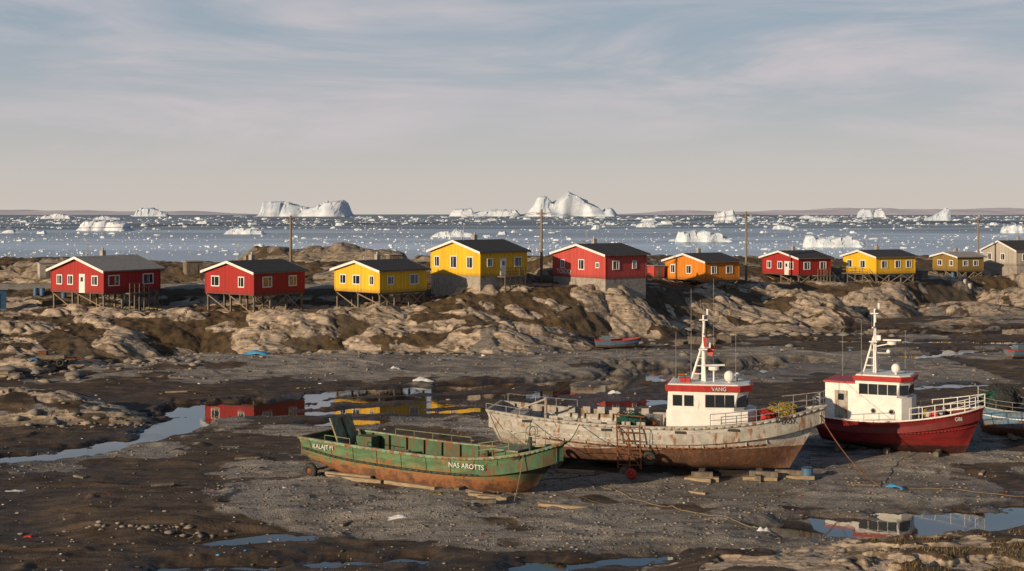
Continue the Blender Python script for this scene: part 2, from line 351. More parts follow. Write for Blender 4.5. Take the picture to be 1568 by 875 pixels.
# ------------------------------------------------------------------ ice
ICE=pmat('glacier_ice',(.64,.66,.70),(.47,.54,.62),.012,.6,.35,0,(1,1,2.5),spec=.3,bd=4.0)
ICE2=pmat('glacier_ice_small',(.68,.69,.71),(.48,.56,.63),.25,.55,.4,0,(1,1,2),spec=.3,bd=.3)
def iceberg(cx,D,w,prof,dep,seed,mat=ICE,nu=70,nv=26,rough=.10):
    us=np.linspace(0,1,nu);vs_=np.linspace(-1,1,nv)
    U,V=np.meshgrid(us,vs_)
    P=np.interp(U+0.05*V,[p[0] for p in prof],[p[1] for p in prof])
    H=P.max()
    cell=worley(U*7+seed,V*1.5+seed,seed)
    edge=np.clip((1-np.abs(V))*(1.6+1.6*cell[2]),0,1)**.85*np.clip(np.minimum(U,1-U)*16,0,1)**.7
    f1,f2,c,gx,gy=worley(U*w/H*1.0,V*dep/H*.8+3,seed)
    Zz=P*edge*(1-.20*np.clip(-V,0,1)*np.abs(np.sin(U*7+seed)))+H*rough*(c-.5+1.2*gx+.5*gy)*1.4*edge+H*rough*.35*(fbm(U*14,V*6,3,seed)-.5)*edge
    Zz=np.where(edge<=0.02,-1.0,Zz)
    outl=0.65+.7*fbm(U*5,U*0+seed,2,seed)
    return grid('iceberg',cx+(U-.5)*w+V*dep*.1,D+V*dep*.5*outl,np.maximum(Zz,-1.0)-.1,mat,None,False)
iceberg(-1225,7800,530,[(0,40),(.03,95),(.08,90),(.12,90),(.3,80),(.40,64),(.52,50),(.62,58),(.72,86),(.9,96),(.95,84),(1,30)],260,1,rough=.06)
iceberg(366,8000,560,[(0,28),(.08,56),(.12,104),(.2,112),(.3,92),(.36,112),(.42,132),(.47,150),(.5,138),(.55,124),(.62,100),(.7,80),(.78,60),(.84,30),(.88,48),(.95,50),(1,36)],230,2,rough=.05)
iceberg(-160,8300,455,[(0,45),(.28,48),(.31,22),(.5,28),(.55,40),(.9,36),(1,8)],150,3)
iceberg(-2200,8000,215,[(0,12),(.1,45),(.25,56),(.5,50),(.7,30),(.85,20),(1,6)],90,4)
iceberg(-373,1200,46,[(0,6),(.1,8.6),(.5,8.6),(.7,8),(.9,5),(1,2)],22,5)
iceberg(-200,980,30,[(0,1.5),(.1,3),(.3,5),(.5,4),(.7,3.4),(1,1.2)],10,6,ICE2)
iceberg(-38,860,30,[(0,1.2),(.15,3),(.3,3.6),(.45,3),(.55,5.2),(.7,3.2),(1,1)],10,7,ICE2)
iceberg(105,714,32,[(0,3.5),(.05,5.2),(.3,5.0),(.5,6.0),(.65,4.0),(.72,4.6),(.85,2.5),(1,1)],11,8,ICE2)
iceberg(490,3000,55,[(0,10),(.2,18),(.5,22),(.8,25),(.9,14),(1,5)],30,9)
iceberg(147,600,27.5,[(0,4.0),(.1,4.8),(.4,3.6),(.6,4.6),(.8,4.2),(1,1.8)],11,10,ICE2)
iceberg(1650,6000,135,[(0,10),(.2,30),(.4,36),(.6,30),(.85,34),(1,12)],60,11)
iceberg(978,3000,64,[(0,6),(.3,8),(.6,18),(.85,26),(.95,20),(1,5)],30,12)
iceberg(400,1035,26,[(0,3),(.2,5.5),(.6,6),(.9,4),(1,3)],10,13,ICE2)
iceberg(154,1500,24,[(0,2),(.3,5),(.6,6),(.8,4),(1,1)],9,14,ICE2)
iceberg(-1460,4200,100,[(0,6),(.3,12),(.6,16),(1,5)],40,15)
iceberg(-1080,3500,75,[(0,4),(.3,10),(.6,6),(1,3)],30,16)
iceberg(620,2600,60,[(0,4),(.3,8),(.6,7),(1,3)],20,17)
iceberg(270,1300,22,[(0,2),(.3,4),(.6,3),(1,1)],9,18,ICE2)
iceberg(1020,4500,60,[(0,5),(.4,10),(1,4)],30,19)
def brash(n):
    d=np.where(rng.rand(n)<.74,30000/(3.5+64*rng.rand(n)**1.4),30000/(3+14*rng.rand(n)))
    x=(rng.rand(n)*2-1)*.46*d
    cl=fbm(x/(d*.05),np.log(d)*9,3,5)
    keep=rng.rand(n)<ss(cl,.34,.62)+.08; d=d[keep];x=x[keep];n=len(d)
    w=(d/2000)*np.clip(rng.lognormal(.85,.85,n),1.0,30)
    V=[];F=[]
    k=7
    ang=np.linspace(0,2*np.pi,k,endpoint=False)
    for i in range(n):
        r=w[i]*.5*(.6+.6*rng.rand(k)); hgt=min(w[i]*(.10+.24*rng.rand()**2),5)
        rt=r*(.35+.5*rng.rand(k)); o=len(V)
        for a,rr in zip(ang,r): V.append((x[i]+math.cos(a)*rr,d[i]+math.sin(a)*rr*.7,-.3))
        for j,(a,rr) in enumerate(zip(ang,rt)): V.append((x[i]+math.cos(a)*rr,d[i]+math.sin(a)*rr*.7,hgt*(.4+.8*rng.rand())))
        for j in range(k): F.append((o+j,o+(j+1)%k,o+k+(j+1)%k,o+k+j))
        F.append(tuple(o+k+j for j in range(k)))
    b=MB(); b.v=V;b.f=F;b.m=[0]*len(F);b.mats=[ICE2]; b.done('brash_ice')
brash(7500)
HZ=pmat('haze_painted_hills',(.56,.53,.58),(.68,.64,.67),.0012,.95,.2,0,(1,1,4),spec=0,bd=5)  # distance haze is painted into the hills' pale base colour
def hills(x0,x1,D,hm,seed):
    us=np.linspace(x0,x1,420);vs_=np.linspace(0,1,10);U,V=np.meshgrid(us,vs_)
    e=np.clip(np.minimum(U-x0,x1-U)/1500,0,1)
    P=hm*(.25+1.1*fbm(U/1500,U*0,5,seed)*.8)*e
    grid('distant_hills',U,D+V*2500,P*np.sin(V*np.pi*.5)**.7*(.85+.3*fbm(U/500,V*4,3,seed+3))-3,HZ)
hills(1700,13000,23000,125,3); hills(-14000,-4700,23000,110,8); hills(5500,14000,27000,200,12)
# ------------------------------------------------------------------ common materials
WHITE=pmat('white_paint',(.72,.70,.66),(.60,.57,.52),3,.5,.2,dirt=(.30,.22,.15),dirtamt=.25)
TRIM=pmat('white_trim',(.74,.72,.68),(.62,.60,.56),3,.6,.1)
WOOD=pmat('weathered_wood',(.20,.16,.12),(.11,.09,.07),4,.85,.5,st=(1,1,.4))
PLANK=pmat('bare_timber',(.36,.27,.17),(.20,.145,.09),5,.8,.5,st=(.4,3,3))
CONC=pmat('concrete',(.34,.30,.26),(.24,.21,.18),2,.9,.3,dirt=(.13,.11,.09),dirtamt=.5)
BLACK=pmat('black_rubber',(.02,.02,.02),(.035,.033,.03),6,.7,.4)
STEEL=pmat('galvanised_steel',(.35,.34,.33),(.22,.2,.18),5,.5,.3,.4,dirt=(.2,.09,.03),dirtamt=.5)
RUST=pmat('rusty_iron',(.20,.075,.03),(.09,.04,.02),5,.9,.6)
REDP=pmat('red_paint',(.42,.03,.022),(.32,.025,.02),3,.5,.2)
DRED=pmat('dark_red_paint',(.16,.012,.012),(.10,.012,.012),3,.6,.2,dirt=(.06,.03,.02),dirtamt=.5)
def glassmat():
    m,nt,out=newmat('window_glass'); b=bsdf(nt,out,(.018,.022,.028),.06,None,0,.8); return m
GLASS=glassmat()
def siding(name,c,worn):
    m,nt,out=newmat(name); tc=nt.nodes.new('ShaderNodeTexCoord').outputs['Object']
    s=N(nt,'ShaderNodeSeparateXYZ',None,i0=tc)
    u=M(nt,'ADD',s.outputs[0],s.outputs[1])
    fr=M(nt,'FRACT',M(nt,'MULTIPLY',u,4.0)); gap=sm(nt,fr,.18,.0)
    bid=N(nt,'ShaderNodeTexWhiteNoise',{'noise_dimensions':'1D'},W=M(nt,'FLOOR',M(nt,'MULTIPLY',u,4.0))).outputs[0]
    n=noise(nt,scl(nt,tc,(2,2,.35)),1.6,7.0,.7)
    col=mix(nt,M(nt,'MULTIPLY',bid,.55),c,tuple(a*.60 for a in c))
    col=mix(nt,M(nt,'MULTIPLY',sm(nt,n,.5,.68),worn),col,tuple(a*.35+.03 for a in c))
    col=mix(nt,M(nt,'MULTIPLY',gap,.7),col,(.02,.012,.01))
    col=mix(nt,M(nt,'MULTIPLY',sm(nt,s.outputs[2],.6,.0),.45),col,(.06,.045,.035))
    bsdf(nt,out,col,.65,bump(nt,M(nt,'SUBTRACT',M(nt,'MULTIPLY',n,.3),gap),.5,.02),0,.3); return m
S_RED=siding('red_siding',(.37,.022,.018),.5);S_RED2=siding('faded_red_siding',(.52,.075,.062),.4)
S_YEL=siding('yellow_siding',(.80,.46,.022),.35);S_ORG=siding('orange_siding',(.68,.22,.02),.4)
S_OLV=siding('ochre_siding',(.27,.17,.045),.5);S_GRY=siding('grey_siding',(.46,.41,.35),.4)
R_BLK=pmat('black_roof_felt',(.028,.027,.029),(.05,.047,.046),2,.85,.3,st=(1,4,1)); R_GRY=pmat('grey_roof_felt',(.36,.33,.30),(.25,.23,.21),2,.85,.3,st=(4,1,1))
# ------------------------------------------------------------------ houses
def house(col,roof,x,y,zf,rot,L,W,h,pitch,found,gx,gy,door=None,stair=None,chim=True,deck=None,label=None,name='wooden_house'):
    e=empty(name,(x,y,zf),math.radians(rot))
    rise=math.tan(math.radians(pitch))*W/2
    b=MB(); l=L/2;w=W/2
    b.add([(-l,-w,0),(l,-w,0),(l,w,0),(-l,w,0),(-l,-w,h),(l,-w,h),(l,w,h),(-l,w,h),(-l,0,h+rise),(l,0,h+rise)],
     [(0,1,5,4),(2,3,7,6),(3,0,4,8,7),(1,2,6,9,5),(3,2,1,0)],col)
    b.done('walls',e)
    r=MB(); ov=.38;th=.13
    for sgn in(-1,1):
        y0=sgn*(w+ov);z0=h-rise/w*ov; a=l+ov
        r.add([(-a,0,h+rise+.02),(a,0,h+rise+.02),(a,y0,z0+.02),(-a,y0,z0+.02),(-a,0,h+rise+.02+th),(a,0,h+rise+.02+th),(a,y0,z0+.02+th),(-a,y0,z0+.02+th)],
         [(0,1,2,3),(4,5,6,7),(0,3,7,4),(1,2,6,5),(3,2,6,7)],roof)
    r.done('roof',e)
    t=MB()
    for gx_ in(-1,1):
        for sgn in(-1,1):
            xx=gx_*(l+ov+.025); p0=(xx,0,h+rise+.05);p1=(xx,sgn*(w+ov),h-rise/w*ov+.05)
            q=.18
            t.add([(xx-.02,0,p0[2]-q),(xx-.02,p1[1],p1[2]-q),(xx-.02,p1[1],p1[2]+.10),(xx-.02,0,p0[2]+.10),(xx+.02,0,p0[2]-q),(xx+.02,p1[1],p1[2]-q),(xx+.02,p1[1],p1[2]+.10),(xx+.02,0,p0[2]+.10)],
              [(0,1,2,3),(4,5,6,7),(0,1,5,4),(3,2,6,7)],TRIM)
    for sgn in(-1,1): t.box((0,sgn*(w+ov+.02),h-rise/w*ov+.05),(2*(l+ov)-.02,.035,.13),WOOD)
    for q in(-1,1):
        t.box((-l-.012,q*(w-.05),h/2),(.03,.12,h-.02),col); t.box((q*(l-.05),-w-.012,h/2),(.12,.03,h-.02),col)
    t.done('barge_boards',e)
    wd=MB()
    def wb(face,u,z,su,sz,n0,n1,mt):
        k=(n0+n1)/2;dn=n1-n0
        if face=='x': wd.box((-l-k,u,z),(dn,su,sz),mt)
        elif face=='X': wd.box((l+k,u,z),(dn,su,sz),mt)
        elif face=='y': wd.box((u,-w-k,z),(su,dn,sz),mt)
        else: wd.box((u,w+k,z),(su,dn,sz),mt)
    def window(face,u,z,ww,wh,mull=True):
        wb(face,u,z,ww,wh,.002,.015,GLASS); f=.11
        wb(face,u,z+wh/2+f/2,ww+2*f,f,.002,.07,TRIM);wb(face,u,z-wh/2-f/2,ww+2*f,f,.002,.09,TRIM)
        wb(face,u-ww/2-f/2,z,f,wh,.002,.068,TRIM);wb(face,u+ww/2+f/2,z,f,wh,.002,.068,TRIM)
        if mull: wb(face,u+ww*.12,z,.06,wh,.016,.05,TRIM)
    for (u,ww,wh) in gx:
        if ww>.01: window('x',-u*W,h*.56,ww,wh); window('X',u*W,h*.56,ww,wh)
    for (u,ww,wh) in gy:
        if ww>.01: window('y',u*L,h*.56,ww,wh); window('Y',u*L,h*.56,ww,wh)
    if door:
        f,u=door; uu_=(-u*W if f=='x' else u*L)
        wb(f,uu_,1.05,.95,2.1,.002,.05,TRIM); wb(f,uu_,1.05,.78,1.95,.052,.07,WHITE if col is not S_GRY else S_RED); wb(f,uu_,1.5,.4,.5,.072,.08,GLASS)
    wd.done('windows_and_door',e)
    fd=MB()
    if found=='stilts':
        R=Matrix.Rotation(math.radians(rot),3,'Z')
        nx=4;ny=3;low={}
        for i in range(nx):
            for j in range(ny):
                px=-l+.25+i*(L-.5)/(nx-1);py=-w+.25+j*(W-.5)/(ny-1)
                wp=R@Vector((px,py,0)); gz=TZ(x+wp.x,y+wp.y)-zf-.25
                gz=min(gz,-.3); low[i,j]=(px,py,gz)
                fd.box((px,py,(gz-.2)/2),(.2,.2,-gz-.2),WOOD)
        for j in range(ny): fd.box((0,-w+.25+j*(W-.5)/(ny-1),-.1),(L,.16,.18),WOOD)
        fd.box((0,0,-.02),(L,W,.03),WOOD)
        for i in range(nx-1):
            a=low[i,0];c=low[i+1,0]
            if a[2]<-.9: fd.cyl((a[0],a[1]-.12,a[2]*.9),(c[0],c[1]-.12,-.2),.065,PLANK,4)
            if a[2]<-.9 and i!=1: fd.cyl((a[0],a[1]-.2,-.2),(c[0],c[1]-.2,c[2]*.9),.065,PLANK,4)
        for j in range(ny-1):
            a=low[0,j];c=low[0,j+1]
            if a[2]<-.9: fd.cyl((a[0]-.12,a[1],a[2]*.9),(c[0]-.12,c[1],-.2),.065,PLANK,4)
    else:
        fd.box((0,0,-1.35),(L-.12,W-.12,2.7),CONC)
    fd.done('foundation',e)
    if chim:
        ch=MB(); ch.box((l*.15,w*.3,h+rise+.25),(.5,.5,.9),R_GRY); ch.cyl((l*.15,w*.3,h+rise+.7),(l*.15,w*.3,h+rise+1.0),.12,STEEL)
        ch.cyl((-l*.5,w*.2,h+rise*.8),(-l*.5,w*.2,h+rise+.55),.08,STEEL); ch.cyl((-l*.7,-.3,h+rise*.8),(-l*.7,-.3,h+rise+1.9),.025,STEEL,5); ch.box((-l*.7,-.3,h+rise+1.7),(.03,.9,.03),STEEL)
        ch.done('chimney',e)
    if deck:
        f,u0,u1,dp=deck; d=MB()
        if f=='y':
            a,c=u0*L,u1*L; d.box(((a+c)/2,-w-dp/2-.05,-.08),(c-a,dp,.12),WOOD)
            for q in np.linspace(a+.06,c-.06,5):
                d.box((q,-w-dp,.45),(.07,.07,1.0),WOOD); d.box((q,-w-dp,-1.1),(.12,.12,2.0),WOOD)
            d.box(((a+c)/2,-w-dp,1.0),(c-a,.1,.06),WOOD); d.box(((a+c)/2,-w-dp+.04,.55),(c-a,.03,.08),WOOD)
            sx,sy=(c,-w-dp/2-.05); n=8
            for k in range(n): d.box((sx+.14+k*.26,sy,-.2-k*.22),(.3,1.0,.05),WOOD)
            for q in(-.5,.5):
                d.cyl((sx,sy+q,-.15),(sx+n*.26,sy+q,-.15-n*.22),.05,WOOD,4); d.cyl((sx,sy+q,.85),(sx+n*.26,sy+q,.85-n*.22),.035,WOOD,4)
                for k in(0,4,8): d.cyl((sx+k*.26,sy+q,-.15-k*.22),(sx+k*.26,sy+q,.85-k*.22),.03,WOOD,4)
        else:
            a,c=-u1*W,-u0*W; d.box((-l-dp/2-.05,(a+c)/2,-.08),(dp,c-a,.12),WOOD)
            for q in np.linspace(a+.06,c-.06,4): d.box((-l-dp,q,.45),(.07,.07,1.0),WOOD); d.box((-l-dp,q,-1.1),(.12,.12,2.0),WOOD)
            d.box((-l-dp,(a+c)/2,1.0),(.1,c-a,.06),WOOD); d.box((-l-dp+.04,(a+c)/2,.55),(.03,c-a,.08),WOOD)
            sx,sy=(-l-dp/2-.05,a); n=8
            for k in range(n): d.box((sx,sy-.14-k*.26,-.2-k*.22),(1.0,.3,.05),WOOD)
            for q in(-.5,.5): d.cyl((sx+q,sy,-.15),(sx+q,sy-n*.26,-.15-n*.22),.05,WOOD,4); d.cyl((sx+q,sy,.85),(sx+q,sy-n*.26,.85-n*.22),.035,WOOD,4)
        d.done('deck_and_stairs',e)
    if label: text('lettering',e,label,(-l-.06,w*.55,h*.14),.8,(math.pi/2,0,-math.pi/2),WHITE)
    return e
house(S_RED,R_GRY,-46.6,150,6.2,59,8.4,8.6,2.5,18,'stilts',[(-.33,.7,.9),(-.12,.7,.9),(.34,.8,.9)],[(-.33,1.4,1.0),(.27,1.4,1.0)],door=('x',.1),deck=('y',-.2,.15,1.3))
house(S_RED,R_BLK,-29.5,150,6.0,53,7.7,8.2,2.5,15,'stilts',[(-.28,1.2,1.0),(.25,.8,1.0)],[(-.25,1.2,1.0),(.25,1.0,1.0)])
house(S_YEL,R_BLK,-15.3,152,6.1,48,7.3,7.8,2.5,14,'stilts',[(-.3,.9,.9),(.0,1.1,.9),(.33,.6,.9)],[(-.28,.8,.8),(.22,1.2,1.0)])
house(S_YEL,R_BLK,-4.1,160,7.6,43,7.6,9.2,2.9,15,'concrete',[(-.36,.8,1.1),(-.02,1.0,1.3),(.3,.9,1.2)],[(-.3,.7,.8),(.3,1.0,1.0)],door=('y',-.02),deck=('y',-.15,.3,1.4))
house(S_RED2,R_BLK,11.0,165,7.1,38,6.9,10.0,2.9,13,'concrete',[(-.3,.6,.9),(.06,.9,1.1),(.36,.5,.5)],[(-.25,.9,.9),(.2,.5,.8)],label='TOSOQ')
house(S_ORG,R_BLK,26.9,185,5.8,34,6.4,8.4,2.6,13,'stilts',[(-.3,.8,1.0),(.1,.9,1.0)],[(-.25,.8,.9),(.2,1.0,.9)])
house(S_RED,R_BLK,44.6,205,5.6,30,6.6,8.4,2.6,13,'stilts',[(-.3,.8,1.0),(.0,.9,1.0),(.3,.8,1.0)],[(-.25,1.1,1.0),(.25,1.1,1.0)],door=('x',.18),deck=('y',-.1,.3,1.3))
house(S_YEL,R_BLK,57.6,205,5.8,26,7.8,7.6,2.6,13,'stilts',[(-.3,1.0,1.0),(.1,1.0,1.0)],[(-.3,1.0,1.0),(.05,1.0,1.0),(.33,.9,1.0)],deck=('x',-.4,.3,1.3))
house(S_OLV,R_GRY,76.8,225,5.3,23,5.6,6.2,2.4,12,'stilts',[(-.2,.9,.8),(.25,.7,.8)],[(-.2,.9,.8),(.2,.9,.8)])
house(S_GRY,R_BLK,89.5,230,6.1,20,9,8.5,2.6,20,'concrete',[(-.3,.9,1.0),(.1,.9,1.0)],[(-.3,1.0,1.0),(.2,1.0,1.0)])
def shed(x,y,w,d,h,mt,name='storage_shed'):
    z=TZ(x,y)-.3; e=empty(name,(x,y,z),.5); b=MB(); b.box((0,0,h/2),(w,d,h),mt); b.done('walls',e)
    b=MB(); b.box((0,0,h+.06),(w+.3,d+.3,.1),R_GRY); b.done('roof',e); b=MB(); b.box((0,-d/2-.02,h*.45),(.8,.03,h*.8),WOOD); b.done('door',e)
shed(-41.5,170,2.2,1.8,1.9,WOOD); shed(20.5,186,1.8,1.6,1.6,S_RED2); shed(-59.0,149,2.2,2,2.6,pmat('blue_paint',(.06,.14,.25),(.04,.1,.18),3,.5,.2)); shed(67,214,1.6,1.5,1.6,WOOD)
shed(-54.8,163,3.0,2,1.7,S_GRY); shed(-59,166,2.2,1.8,1.9,S_GRY); shed(17.5,178,1.5,1.3,1.3,WOOD); shed(-16,176,1.6,1.4,1.4,WOOD)
BLUE=bpy.data.materials['blue_paint']
def barrels(x,y,n,mt,name='oil_drum'):
    for i in range(n):
        px=x+i*.75+random.uniform(-.1,.1);py=y+random.uniform(-.3,.3);z=TZ(px,py)-.03
        b=MB(); b.cyl((0,0,0),(0,0,.9),.3,mt,16)
        for q in(.02,.3,.6,.88): b.torus((0,0,q),.3,.02,mt,(0,0,1),16,5)
        b.done(name,None,False,(px,py,z))
barrels(-57.5,158,2,BLUE); barrels(-53.5,156,1,BLUE); barrels(73.5,214,3,S_GRY); barrels(75,222,1,BLUE)
# ------------------------------------------------------------------ utility poles + wires
POLE=pmat('pole_wood',(.26,.19,.12),(.17,.125,.085),3,.85,.3,st=(3,3,.3))
tops=[]
for px,py,zt in((-86,172,14.5),(-28.3,167,14.8),(3.75,166,15.6),(34.6,193,15.4),(80.3,225,14.4),(130,250,14.0)):
    z=TZ(px,py)-.4; e=empty('utility_pole',(px,py,z)); b=MB(); hh=zt-z
    b.cyl((0,0,0),(0,0,hh),.20,POLE,10,.14); b.done('pole',e,True)
    b=MB(); b.box((0,.14,hh-.6),(1.5,.1,.12),POLE,.3)
    for q in(-.65,0,.65): b.cyl((q*.95,.14+q*.29,hh-.54),(q*.95,.14+q*.29,hh-.36),.05,WHITE,6)
    b.cyl((.35,.14,hh-.66),(0,.0,hh-1.2),.025,STEEL,5); b.done('crossarm',e); tops.append((px,py,zt-.36))
b=MB(); WIRE=pmat('wire',(.03,.03,.03),(.04,.04,.04),3,.6,0)
for a,c in zip(tops[:-1],tops[1:]):
    for q in(-.65,.65):
        pts=[]
        for i in range(17):
            t=i/16; pts.append((a[0]+(c[0]-a[0])*t+q*.95,a[1]+(c[1]-a[1])*t+.12+q*.29,a[2]+(c[2]-a[2])*t-1.1*4*t*(1-t)))
        b.tube(pts,.02,WIRE,4)
b.done('power_lines')
# ------------------------------------------------------------------ boats
def hull(parent,st,mat,deckm,capm,bul,inner,nst=48,nl=12,thick=.12,name='hull'):
    T=np.linspace(0,1,nst);K=np.linspace(0,1,len(st)); S=np.array(st,float)
    def sp(col):
        y=S[:,col]; d=np.gradient(y,K); out=[]
        for t in T:
            i=min(int(t*(len(K)-1)),len(K)-2); hh=K[i+1]-K[i];u=(t-K[i])/hh
            out.append((2*u**3-3*u**2+1)*y[i]+(u**3-2*u**2+u)*hh*d[i]+(-2*u**3+3*u**2)*y[i+1]+(u**3-u**2)*hh*d[i+1])
        return np.array(out)
    xk,xg,b_,p,zk,zg=[sp(i) for i in range(6)]; b_=np.maximum(b_,.03); p=np.maximum(p,.03)
    def pt(i,s,sg):
        return (xk[i]+(xg[i]-xk[i])*s, sg*b_[i]*(s**p[i] if s>0 else 0.0), zk[i]+(zg[i]-zk[i])*s)
    lv=[0]+[ (k/(nl-1))**1.8 for k in range(1,nl)]
    mb=MB(); vs=[];fs=[]
    for sg in(-1,1):
        o=len(vs)
        for i in range(nst):
            for s in lv: vs.append(pt(i,s,sg))
        for i in range(nst-1):
            for k in range(nl-1):
                a=o+i*nl+k; fs.append((a,a+nl,a+nl+1,a+1) if sg<0 else (a,a+1,a+nl+1,a+nl))
    n0=nst*nl
    for k in range(nl-1): fs.append((k,k+1,n0+k+1,n0+k))
    mb.add(vs,fs,mat)
    iy=np.maximum(b_-thick,.0); dz=zg-bul
    vs=[];fs=[]
    for sg in(-1,1):
        o=len(vs)
        for i in range(nst): xi=xg[i]+(thick if i==0 else(-thick if i>=nst-2 else 0)); vs+= [(xi,sg*iy[i],zg[i]),(xi,sg*iy[i],dz[i])]
        for i in range(nst-1): a=o+2*i; fs.append((a,a+1,a+3,a+2))
    fs.append((0,1,2*nst+1,2*nst)); mb.add(vs,fs,inner)
    vs=[];fs=[]
    for i in range(nst): vs+= [(xg[i]+(thick if i==0 else 0),-iy[i],dz[i]),(xg[i]+(thick if i==0 else 0),iy[i],dz[i])]
    for i in range(nst-1): a=2*i; fs.append((a,a+1,a+3,a+2))
    mb.add(vs,fs,deckm)
    for sg in(-1,1):
        vs=[];fs=[]
        for i in range(nst):
            yo=b_[i]+.04;yi=max(iy[i]-.03,0)
            vs+=[(xg[i],sg*yo,zg[i]-.03),(xg[i],sg*yo,zg[i]+.05),(xg[i],sg*yi,zg[i]+.05),(xg[i],sg*yi,zg[i]-.03)]
        for i in range(nst-1):
            a=4*i
            for k in range(4): fs.append((a+k,a+(k+1)%4,a+4+(k+1)%4,a+4+k))
        mb.add(vs,fs,capm)
    mb.box((xg[0]+.04,0,zg[0]+.01),(.18,2*b_[0],.08),capm)
    o=mb.done(name,parent,True)
    md=o.modifiers.new('es','EDGE_SPLIT'); md.split_angle=math.radians(35)
    def at(x,s,sg):
        i=int(np.argmin(np.abs(xg-x))); return Vector(pt(i,s,sg))
    at.xg=xg; at.pt=pt; at.n=nst
    return at
def strake(parent,at,s,sg,r,mat,i0=0,i1=None,name='rub_rail',zoff=0):
    b=MB(); i1=i1 or at.n
    b.tube([Vector(at.pt(i,s,sg))+Vector((0,sg*r*.6,zoff)) for i in range(i0,i1)],r,mat,6); b.done(name,parent,True)
def railing(mb,pts,h,mat,mid=1,r=.022):
    for k in range(len(pts)): p=Vector(pts[k]); mb.cyl(p,p+Vector((0,0,h)),r,mat,6)
    for j in range(1,mid+2):
        z=h*j/(mid+1); mb.tube([Vector(p)+Vector((0,0,z)) for p in pts],r,mat,6)
def windows_row(mb,p0,p1,z0,z1,n,nrm,gap=.12,fr=BLACK):
    p0=Vector(p0);p1=Vector(p1);d=p1-p0;Ln=d.length;t=d.normalized();ang=math.atan2(t.y,t.x);w=(Ln-gap*(n+1))/n
    nv=Vector(nrm).normalized()
    for i in range(n):
        c=p0+t*(gap+w/2+i*(w+gap)); zc=(z0+z1)/2
        mb.box((c.x+nv.x*.012,c.y+nv.y*.012,zc),(w+.07,.03,z1-z0+.07),fr,ang)
        mb.box((c.x+nv.x*.035,c.y+nv.y*.035,zc),(w,.02,z1-z0),GLASS,ang)
def block(mb,plan0,plan1,z0,z1,mat):
    n=len(plan0); vs=[(a,b,z0) for a,b in plan0]+[(a,b,z1) for a,b in plan1]
    mb.add(vs,[(i,(i+1)%n,n+(i+1)%n,n+i) for i in range(n)]+[tuple(range(n,2*n)),tuple(range(n))[::-1]],mat)
def heap(name,parent,c,rx,ry,rz,mat,seed):
    random.seed(seed); b=MB()
    for k in range(7):
        b.ball((c[0]+random.uniform(-.5,.5)*rx,c[1]+random.uniform(-.5,.5)*ry,c[2]+rz*random.uniform(.1,.5)),1,mat,(rx*random.uniform(.35,.6),ry*random.uniform(.35,.6),rz*random.uniform(.4,.7)),16,10,.13)
    for k in range(8):
        b.torus((c[0]+random.uniform(-.6,.6)*rx,c[1]+random.uniform(-.6,.6)*ry,c[2]+rz*random.uniform(.6,1.0)),random.uniform(.15,.3),.03,mat,(random.uniform(-.5,.5),random.uniform(-.5,.5),1),14,5)
    return b.done(name,parent,False)
def netmat(name,c):
    m,nt,out=newmat(name); tc=nt.nodes.new('ShaderNodeTexCoord').outputs['Object']
    n=noise(nt,tc,9,5,.7); w=N(nt,'ShaderNodeTexVoronoi',{'feature':'DISTANCE_TO_EDGE'},Vector=tc,Scale=9.0).outputs['Distance']
    col=mix(nt,sm(nt,w,.12,.0),tuple(a*.25 for a in c),c); col=mix(nt,sm(nt,n,.5,.7),col,tuple(a*.4 for a in c))
    bsdf(nt,out,col,.9,bump(nt,M(nt,'SUBTRACT',n,w),.9,.08)); return m
NET_G=netmat('green_net',(.03,.14,.10));NET_Y=netmat('yellow_net',(.50,.36,.05));NET_B=netmat('dark_net',(.06,.065,.06))
# ---- green barge
GREEN=(.105,.20,.095)
HB=hullmat('green_barge_paint',GREEN,(.27,.115,.05),1.0,.0,(.30,.12,.04),.85,(.06,.135,.062),(.10,.055,.035),14.2)
GDECK=pmat('green_deck',(.085,.14,.075),(.13,.09,.05),1.2,.8,.4,dirt=(.12,.07,.035),dirtamt=.8)
GIN=pmat('green_bulwark',(.06,.13,.065),(.035,.08,.04),1.5,.7,.4,dirt=(.13,.06,.025),dirtamt=.7)
GDARK=pmat('dark_green_paint',(.03,.055,.035),(.018,.025,.02),2,.6,.3,dirt=(.10,.045,.02),dirtamt=.6)
GLIGHT=pmat('light_green_paint',(.22,.31,.19),(.14,.21,.13),2,.6,.3,dirt=(.22,.1,.04),dirtamt=.75)
BX,BY,BR=-11.2,76.4,-31
e=empty('cargo_barge',(BX,BY,0),math.radians(BR))
at=hull(e,[(.7,0,2.0,.06,.95,2.25),(3.2,3.1,2.08,.06,.36,2.15),(6.3,6.3,2.08,.07,.16,2.07),(9.5,9.5,2.08,.09,.12,2.05),(12.0,12.4,1.95,.18,.14,2.22),(13.7,14.8,1.35,.42,.25,2.65),(14.6,16.3,.12,.9,.7,3.1)],HB,GDECK,GLIGHT,.95,GIN)
for sg in(-1,1):
    strake(e,at,.97,sg,.05,GLIGHT,name='gunwale_rail'); strake(e,at,.55,sg,.07,GDARK,name='rub_rail')
    b=MB()
    for i in range(3,46,3):
        p=Vector(at.pt(i,1,sg)); b.box((p.x,p.y-sg*.2,p.z-.45),(.07,.13,.85),GIN)
    for i in range(2,40,4):
        b.tube([Vector(at.pt(i,s,sg))+Vector((0,sg*.015,0)) for s in(.56,.7,.85,.97)],.03,HB,5)
    b.done('frames',e)
b=MB()
R=Matrix.Rotation(math.radians(-24),3,'Y')
b.box((1.3,.6,2.4),(.1,1.9,1.7),GLIGHT,R=R); b.box((1.36,.6,2.4),(.14,.12,1.7),GDARK,R=R)
